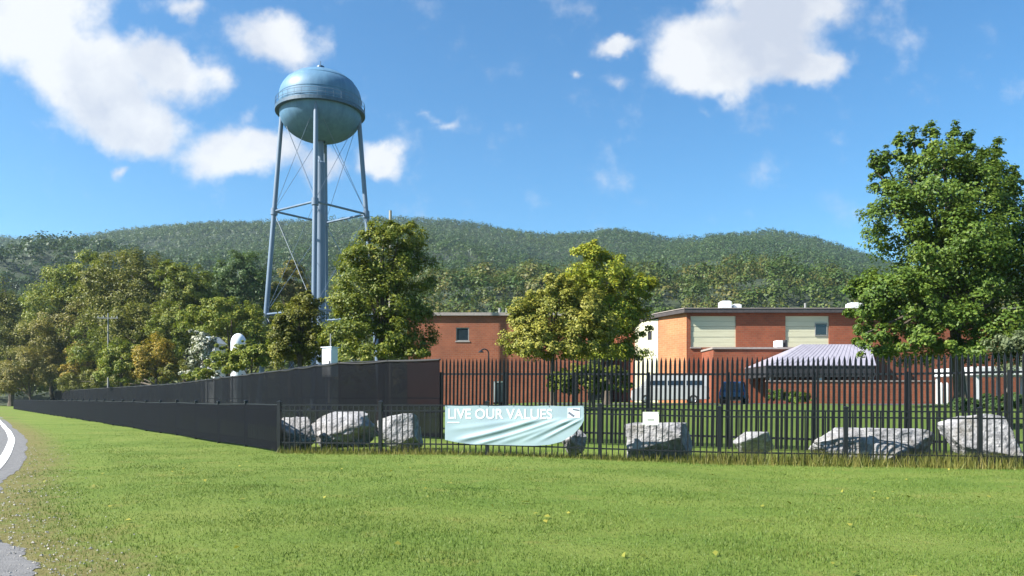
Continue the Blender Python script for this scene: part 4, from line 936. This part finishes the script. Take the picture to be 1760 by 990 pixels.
# ------------------------------------------------------------------ vehicles
def vehicle(name, label, cat, loc, rz, L, W, H, paint, kind):
    t = thing(name, label, cat, loc, rz)
    gc = 0.22; belt = H * 0.56
    if kind == 'van':
        low = [(-L / 2, gc + .1), (-L / 2, belt), (L / 2 - 0.55, belt), (L / 2 - 0.05, belt * 0.82), (L / 2, gc + 0.25), (L / 2 - 0.05, gc)]
        top = [(-L / 2 + 0.02, belt), (-L / 2 + 0.10, H - 0.08), (-L / 2 + 0.25, H), (L / 2 - 1.75, H), (L / 2 - 1.45, H - 0.06), (L / 2 - 0.65, belt)]
    else:
        low = [(-L / 2, gc + 0.15), (-L / 2 + 0.04, belt), (L / 2 - 1.25, belt), (L / 2 - 0.15, belt * 0.88), (L / 2, belt * 0.7), (L / 2 - 0.02, gc)]
        top = [(-L / 2 + 0.06, belt), (-L / 2 + 0.35, H - 0.05), (-L / 2 + 0.55, H), (0.25, H), (0.5, H - 0.05), (L / 2 - 1.3, belt)]
    mb = MB()
    def sect(poly, hw0, hw1, z0, z1):
        n = len(poly); f = lambda z: hw0 + (hw1 - hw0) * max(0, min(1, (z - z0) / max(z1 - z0, 1e-3)))
        vs = [(x, -f(z), z) for x, z in poly] + [(x, f(z), z) for x, z in poly]
        mb.add(vs, [tuple(range(n)), tuple(range(2 * n - 1, n - 1, -1))] + [(i, n + i, n + (i + 1) % n, (i + 1) % n) for i in range(n)])
    sect(low, W / 2, W / 2 - 0.02, gc, belt); sect(top, W / 2 - 0.05, W / 2 - 0.2, belt, H)
    body = mb.build('body', M[paint], t, bevel=0.035, smooth=True)
    def hw(z): return (W / 2 - 0.05) + (-0.15) * (z - belt) / (H - belt)
    for s in (-1, 1):
        xs0, xs1 = (-L / 2 + 0.35, L / 2 - 1.35) if kind == 'van' else (-L / 2 + 0.45, L / 2 - 1.6)
        nwin = 3
        for i in range(nwin):
            xa = xs0 + (xs1 - xs0) * i / nwin + 0.05; xb_ = xs0 + (xs1 - xs0) * (i + 1) / nwin - 0.05; z0, z1 = (H * 0.62 if kind == 'van' else belt + 0.05), H - (H * 0.22 if kind == 'van' else 0.16)
            sl = 0.35 * (z1 - z0) if i == nwin - 1 else 0; sb = 0.25 * (z1 - z0) if (i == 0 and kind != 'van') else 0
            v = [(xa, s * (hw(z0) + 0.012), z0), (xb_, s * (hw(z0) + 0.012), z0), (xb_ - sl, s * (hw(z1) + 0.012), z1), (xa + sb, s * (hw(z1) + 0.012), z1)]
            mb = MB(); mb.add(v + [(a_, b_ - s * 0.02, c) for a_, b_, c in v], [(0, 1, 2, 3), (7, 6, 5, 4), (0, 4, 5, 1), (1, 5, 6, 2), (2, 6, 7, 3), (3, 7, 4, 0)]); mb.build('side_window', M['glass'], t)
    def pane(nm, pa, pb):
        (xa, za), (xb_, zb_) = pa, pb; dx = 0.015 if xa > 0 else -0.015
        la, lb_ = 0.12, 0.9
        q0 = (xa + (xb_ - xa) * la, za + (zb_ - za) * la); q1 = (xa + (xb_ - xa) * lb_, za + (zb_ - za) * lb_)
        v = [(q0[0] + dx, -hw(q0[1]) + 0.08, q0[1]), (q0[0] + dx, hw(q0[1]) - 0.08, q0[1]), (q1[0] + dx, hw(q1[1]) - 0.1, q1[1]), (q1[0] + dx, -hw(q1[1]) + 0.1, q1[1])]
        mb = MB(); mb.add(v + [(a_ - dx * 1.5, b_, c) for a_, b_, c in v], [(0, 1, 2, 3), (7, 6, 5, 4), (0, 4, 5, 1), (1, 5, 6, 2), (2, 6, 7, 3), (3, 7, 4, 0)]); mb.build(nm, M['glass'], t)
    pane('rear_window', top[0], top[1]); pane('windscreen', top[-1], top[-2])
    for s in (-1, 1):
        mb = MB(); x = -L / 2; mb.box(x - 0.015, x + 0.06, s * (W / 2 - 0.2) - 0.09, s * (W / 2 - 0.2) + 0.09, belt * 0.68, belt * 0.95); mb.build('tail_light', M['red'], t, bevel=0.01)
        mb = MB(); x = L / 2 - 0.06; mb.box(x - 0.05, x + 0.04, s * (W / 2 - 0.25) - 0.14, s * (W / 2 - 0.25) + 0.14, belt * 0.58, belt * 0.74); mb.build('headlight', M['chrome'], t, bevel=0.01)
        for xw in (-L * 0.30, L * 0.31):
            mb = MB(); y = s * (W / 2 - 0.1)
            def wheel(prof, nn=24):
                vs = []; 
                for r, o in prof: vs += [(xw + r * math.cos(2 * math.pi * k / nn), y + s * o, 0.34 + r * math.sin(2 * math.pi * k / nn)) for k in range(nn)]
                mb.add(vs, [(i * nn + k, i * nn + (k + 1) % nn, (i + 1) * nn + (k + 1) % nn, (i + 1) * nn + k) for i in range(len(prof) - 1) for k in range(nn)])
            wheel([(0.22, -0.12), (0.33, -0.12), (0.345, -0.08), (0.345, 0.08), (0.33, 0.115), (0.22, 0.12)]); wh = mb.build('wheel', M['rubber'], t, smooth=True)
            mb = MB(); wheel([(0.222, 0.118), (0.2, 0.09), (0.06, 0.1), (0.01, 0.11)]); mb.build('rim', M['chrome'], wh, smooth=True)
    mb = MB(); mb.box(-L / 2 - 0.06, -L / 2 + 0.03, -W / 2 + 0.1, W / 2 - 0.1, gc + 0.12, gc + 0.3); mb.box(L / 2 - 0.05, L / 2 + 0.05, -W / 2 + 0.1, W / 2 - 0.1, gc + 0.05, gc + 0.24); mb.build('bumper', M['rubber'], t, bevel=0.03)
    return t
x, y, _ = P(1150, 685, 61); vehicle('parked_van', 'white van parked side on behind the palisade', 'van', (x, y, 1.212), R(172), 6.0, 2.0, 2.3, 'vehicle_white', 'van')
x, y, _ = P(1262, 685, 57); vehicle('parked_car', 'dark blue car parked nose in beside the white van', 'car', (x, y, 1.212), R(70), 4.4, 1.85, 1.62, 'vehicle_blue', 'suv')

# ------------------------------------------------------------------ poles, tank, box, lamp
def pole(label, px, ytop, D, arm=None, mat='pole', r=0.16):
    x, y, zt = P(px, ytop, D); g = gz1(x, y); t = thing('utility_pole', label, 'utility pole', (x, y, g), R(8))
    mb = MB(); mb.tube([(0, 0, -0.3), (0, 0, zt - g)], [r * 1.25, r * 0.85], 10); mb.build('mast', M[mat], t, smooth=True)
    if arm:
        za = EYE + (HY - arm[0]) / F * D - g; w = arm[1] / F * D / 2
        mb = MB(); mb.box(-w, w, -0.28, -0.16, za - 0.07, za + 0.07); c = mb.build('crossarm', M[mat], t)
        for k in (-0.9, -0.4, 0.4, 0.9):
            mb = MB(); mb.lathe([(0.03, 0), (0.07, 0.05), (0.04, 0.1), (0.06, 0.16), (0.01, 0.22)], 10, c=(w * k, -0.22, za + 0.07)); mb.build('insulator', M['white'], c)
pole('pale utility pole top rising behind the tall dark tree', 671, 362, 78, r=0.17)
pole('weathered utility pole with crossarm standing before the left wood', 186, 538, 113.5, arm=(547, 34), mat='greypole', r=0.12)

def dome_tank():
    D = 88; x, y, _ = P(410, 600, D); g = gz1(x, y); t = thing('storage_tank', 'white domed storage tank half hidden behind the flowering shrub', 'tank', (x, y, g))
    zt = EYE + (HY - 573) / F * D - g; r = 0.85
    mb = MB(); mb.lathe([(r, 0), (r, zt - 1.1)] + [(r * math.cos(a), zt - 1.1 + 1.1 * math.sin(a)) for a in np.linspace(0.1, 1.5, 8)] + [(0.01, zt)], 32); mb.build('shell', M['white_metal'], t, smooth=True)
    mb = MB()
    for z in np.arange(1.2, zt - 1.2, 1.4): mb.lathe([(r, z - 0.05), (r + 0.04, z), (r, z + 0.05)], 32)
    mb.build('hoop', M['greypole'], t)
    mb = MB(); mb.box(-0.3, 0.3, -r - 0.03, -r + 0.3, zt - 2.6, zt - 1.9); mb.build('hatch', M['darkblue'], t)
dome_tank()
def shed():
    D = 92; x, y, _ = P(357, 600, D); g = gz1(x, y); t = thing('white_shed', 'small white shed glimpsed behind the flowering shrub', 'shed', (x, y, g), R(-10))
    h = EYE + (HY - 590) / F * D - g
    mb = MB(); mb.box(-0.9, 0.9, 0, 2.4, -0.2, h); mb.build('wall', M['white'], t)
    mb = MB(); mb.add([(-1.05, -0.2, h), (1.05, -0.2, h), (1.05, 2.6, h), (-1.05, 2.6, h), (0, -0.2, h + 0.9), (0, 2.6, h + 0.9)], [(0, 4, 5, 3), (1, 2, 5, 4), (0, 1, 4), (3, 5, 2), (0, 3, 2, 1)]); mb.build('roof', M['white_metal'], t)
    mb = MB(); mb.box(-0.5, 0.5, -0.03, -0.002, h - 1.7, h - 0.7); mb.build('window', M['glass'], t)
shed()
def utility_box():
    D = 41.0; x, y, _ = P(567, 620, D); g = gz1(x, y); t = thing('utility_cabinet', 'white metal cabinet on a post showing above the black screen', 'cabinet', (x, y, g), R(-28))
    zt = EYE + (HY - 598) / F * D - g; 
    mb = MB(); mb.box(-0.34, 0.34, -0.25, 0.25, zt - 1.55, zt); c = mb.build('case', M['white_metal'], t, bevel=0.02)
    mb = MB(); mb.box(-0.38, 0.38, -0.30, 0.30, zt + 0.002, zt + 0.05); mb.build('lid', M['white_metal'], t)
    mb = MB(); mb.box(-0.30, 0.30, -0.275, -0.252, zt - 1.48, zt - 0.08); dr = mb.build('door', M['white'], t, bevel=0.008)
    mb = MB(); mb.box(0.2, 0.24, -0.31, -0.278, zt - 0.9, zt - 0.7); mb.build('handle', M['black'], dr)
    mb = MB(); mb.tube([(0, 0, -0.3), (0, 0, zt - 1.55)], 0.09, 10); mb.tube([(0.05, 0, zt), (0.05, 0, zt + 0.75)], 0.035, 8); mb.build('post', M['greypole'], t, smooth=True)
utility_box()
def lamp():
    D = 62.0; x, y, _ = P(840, 620, D); g = gz1(x, y); t = thing('gooseneck_lamp', 'dark gooseneck lamp post in front of the orange brick building', 'lamp post', (x, y, g))
    zt = EYE + (HY - 600) / F * D - g
    mb = MB(); mb.tube([(0, 0, -0.2), (0, 0, zt - 0.8)] + [(-0.35 + 0.35 * math.cos(a), 0, zt - 0.4 + 0.4 * math.sin(a)) for a in np.linspace(-0.3, 2.4, 9)], [0.09, 0.07] + [0.055] * 9, 8); mb.build('post', M['black'], t, smooth=True)
    e = (-0.35 + 0.35 * math.cos(2.4), zt - 0.4 + 0.4 * math.sin(2.4))
    mb = MB(); mb.lathe([(0.05, 0.05), (0.12, 0.0), (0.24, -0.14), (0.23, -0.15), (0.02, -0.08)], 16, c=(e[0] - 0.02, 0, e[1])); mb.build('lamp_shade', M['black'], t, smooth=True)
lamp()

# ------------------------------------------------------------------ air
def haze():
    m, nt, out = new_mat('haze_air'); v = N(nt, 'ShaderNodeVolumePrincipled'); v.inputs['Color'].default_value = (0.66, 0.84, 1.0, 1); v.inputs['Density'].default_value = HAZE; v.inputs['Anisotropy'].default_value = 0.2
    nt.links.new(v.outputs[0], out.inputs['Volume'])
    mb = MB(); mb.box(-2700, 2700, -320, 2420, -3, 345); o = mb.build('haze', m); tag(o, None, None, kind='stuff'); o.display_type = 'WIRE'
HAZE = 0.00011
if HAZE: haze()

# ------------------------------------------------------------------ sun, sky and clouds
SUN_AZ = math.atan2(-0.945, -0.33); SUN_EL = R(41)      # azimuth measured from +Y towards +X
sdir = Vector((math.sin(SUN_AZ) * math.cos(SUN_EL), math.cos(SUN_AZ) * math.cos(SUN_EL), math.sin(SUN_EL)))
ld = bpy.data.lights.new('sun', 'SUN'); ld.energy = 5.0; ld.angle = R(0.5); ld.color = (1.0, 0.95, 0.86)
lo = bpy.data.objects.new('sun', ld); COL.objects.link(lo); lo.rotation_euler = (-sdir).to_track_quat('-Z', 'Y').to_euler(); lo.location = (-60, -30, 80)

W = bpy.data.worlds.new('World'); SC.world = W; W.use_nodes = True
nt = W.node_tree; nt.nodes.clear(); L = nt.links
out = nt.nodes.new('ShaderNodeOutputWorld')
sky = nt.nodes.new('ShaderNodeTexSky'); sky.sky_type = 'NISHITA'; sky.sun_disc = False
sky.sun_elevation = SUN_EL; sky.sun_rotation = SUN_AZ % (2 * math.pi); sky.air_density = 1.0; sky.dust_density = 0.9; sky.ozone_density = 2.2; sky.altitude = 300
bg = nt.nodes.new('ShaderNodeBackground'); bg.inputs[1].default_value = 0.058
hs = nt.nodes.new('ShaderNodeHueSaturation'); hs.inputs['Saturation'].default_value = 1.2; L.new(sky.outputs[0], hs.inputs['Color']); L.new(mixc(nt, 1.0, hs.outputs[0], (0.72, 1.12, 1.22), 'MULTIPLY'), bg.inputs[0])
tc = nt.nodes.new('ShaderNodeTexCoord'); sp = nt.nodes.new('ShaderNodeSeparateXYZ'); L.new(tc.outputs['Generated'], sp.inputs[0])
yc = math_n(nt, 'MAXIMUM', sp.outputs[1], 0.02)
cb = nt.nodes.new('ShaderNodeCombineXYZ'); L.new(math_n(nt, 'DIVIDE', sp.outputs[0], yc), cb.inputs[0]); L.new(math_n(nt, 'DIVIDE', sp.outputs[2], yc), cb.inputs[1])
uv = cb.outputs[0]
wn = N(nt, 'ShaderNodeTexNoise', Scale=10.0, Detail=7.0, Roughness=0.6); L.new(uv, wn.inputs['Vector'])
ws = nt.nodes.new('ShaderNodeVectorMath'); ws.operation = 'SUBTRACT'; L.new(wn.outputs['Color'], ws.inputs[0]); ws.inputs[1].default_value = (0.5, 0.5, 0.5)
wm = nt.nodes.new('ShaderNodeVectorMath'); wm.operation = 'SCALE'; L.new(ws.outputs[0], wm.inputs[0]); wm.inputs['Scale'].default_value = 0.075
wa = nt.nodes.new('ShaderNodeVectorMath'); wa.operation = 'ADD'; L.new(uv, wa.inputs[0]); L.new(wm.outputs[0], wa.inputs[1])
CLOUDS = [(55, 30, 150, 110, 0, 1.0), (150, 120, 150, 85, -20, 1.0), (225, 205, 130, 70, -12, 1.0), (270, 110, 140, 60, -20, .75), (360, 125, 60, 35, -20, .5), (470, 70, 120, 52, -12, .66), (330, 20, 70, 30, -15, .5),
          (430, 262, 135, 52, 0, .8), (545, 275, 70, 40, 0, .6), (655, 268, 55, 40, -10, .75), (430, 195, 45, 40, 30, .4), (205, 288, 28, 22, 0, .55), (735, 190, 30, 18, -15, .38), (765, 208, 30, 14, 0, .36),
          (1275, 75, 170, 75, 0, 1.0), (1205, 105, 100, 55, 0, .9), (1395, 112, 90, 45, 5, .9), (1330, 5, 140, 60, 0, 1.0), (1240, 130, 80, 40, 0, .7), (1062, 80, 52, 30, 0, .68), (995, 122, 24, 22, 0, .45), (1062, 130, 34, 18, 0, .34), (1195, 180, 30, 20, -40, .3),
          (-160, 60, 200, 120, 0, 1.0), (1950, 60, 150, 60, 0, .9)]
tot = None
for (cx, cy, rx, ry, rot, wgt) in CLOUDS:
    mp = nt.nodes.new('ShaderNodeMapping'); mp.vector_type = 'TEXTURE'
    mp.inputs['Location'].default_value = ((cx - CX) / F, (HY - cy) / F, 0); mp.inputs['Rotation'].default_value = (0, 0, R(rot)); mp.inputs['Scale'].default_value = (rx / F * 1.25, ry / F * 1.25, 1)
    L.new(wa.outputs[0], mp.inputs[0])
    fl = nt.nodes.new('ShaderNodeVectorMath'); fl.operation = 'MULTIPLY'; L.new(mp.outputs[0], fl.inputs[0]); fl.inputs[1].default_value = (1, 1, 0)
    gr = nt.nodes.new('ShaderNodeTexGradient'); gr.gradient_type = 'QUADRATIC_SPHERE'; gr.gradient_type = 'SPHERICAL'; L.new(fl.outputs[0], gr.inputs[0])
    v = math_n(nt, 'MULTIPLY', gr.outputs['Fac'], wgt * 1.35)
    tot = v if tot is None else math_n(nt, 'SMOOTH_MAX', tot, v)
    if tot is not v: tot.node.inputs[2].default_value = 0.25
n1 = N(nt, 'ShaderNodeTexNoise', Scale=11.0, Detail=9.0, Roughness=0.6); L.new(uv, n1.inputs['Vector'])
dens = math_n(nt, 'ADD', tot, math_n(nt, 'MULTIPLY', math_n(nt, 'SUBTRACT', n1.outputs[0], 0.5), 1.2))
mr = nt.nodes.new('ShaderNodeMapRange'); mr.interpolation_type = 'SMOOTHSTEP'; L.new(dens, mr.inputs[0]); mr.inputs[1].default_value = 0.20; mr.inputs[2].default_value = 0.70
mask = math_n(nt, 'MULTIPLY', mr.outputs[0], math_n(nt, 'GREATER_THAN', sp.outputs[1], 0.03))
n2 = N(nt, 'ShaderNodeTexNoise', Scale=7.0, Detail=6.0); L.new(wa.outputs[0], n2.inputs['Vector'])
cr = ramp(nt, [(0.36, (0.66, 0.71, 0.82)), (0.56, (0.97, 0.98, 1.0))]); L.new(n2.outputs[0], cr.inputs[0])
bgc = nt.nodes.new('ShaderNodeBackground'); L.new(cr.outputs[0], bgc.inputs[0]); bgc.inputs[1].default_value = 0.35
mx = nt.nodes.new('ShaderNodeMixShader'); L.new(math_n(nt, 'MULTIPLY', mask, 0.96), mx.inputs[0]); L.new(bg.outputs[0], mx.inputs[1]); L.new(bgc.outputs[0], mx.inputs[2]); L.new(mx.outputs[0], out.inputs[0])

# ------------------------------------------------------------------ camera
cd = bpy.data.cameras.new('camera'); cam = bpy.data.objects.new('camera', cd); COL.objects.link(cam)
cam.location = (0, 0, EYE); cam.rotation_euler = (R(90), 0, 0); cd.sensor_width = 36; cd.lens = 36 * F / 1760
cd.shift_y = (HY - 495) / 1760; cd.clip_start = 0.1; cd.clip_end = 8000
SC.camera = cam
vs = SC.view_settings; SC.display_settings.display_device = 'sRGB'
vs.view_transform = 'Standard'; vs.look = 'None'; vs.exposure = 1.5; vs.gamma = 1; vs.use_curve_mapping = False
SC.cycles.max_bounces = 6; SC.cycles.transparent_max_bounces = 8; SC.cycles.volume_bounces = 0
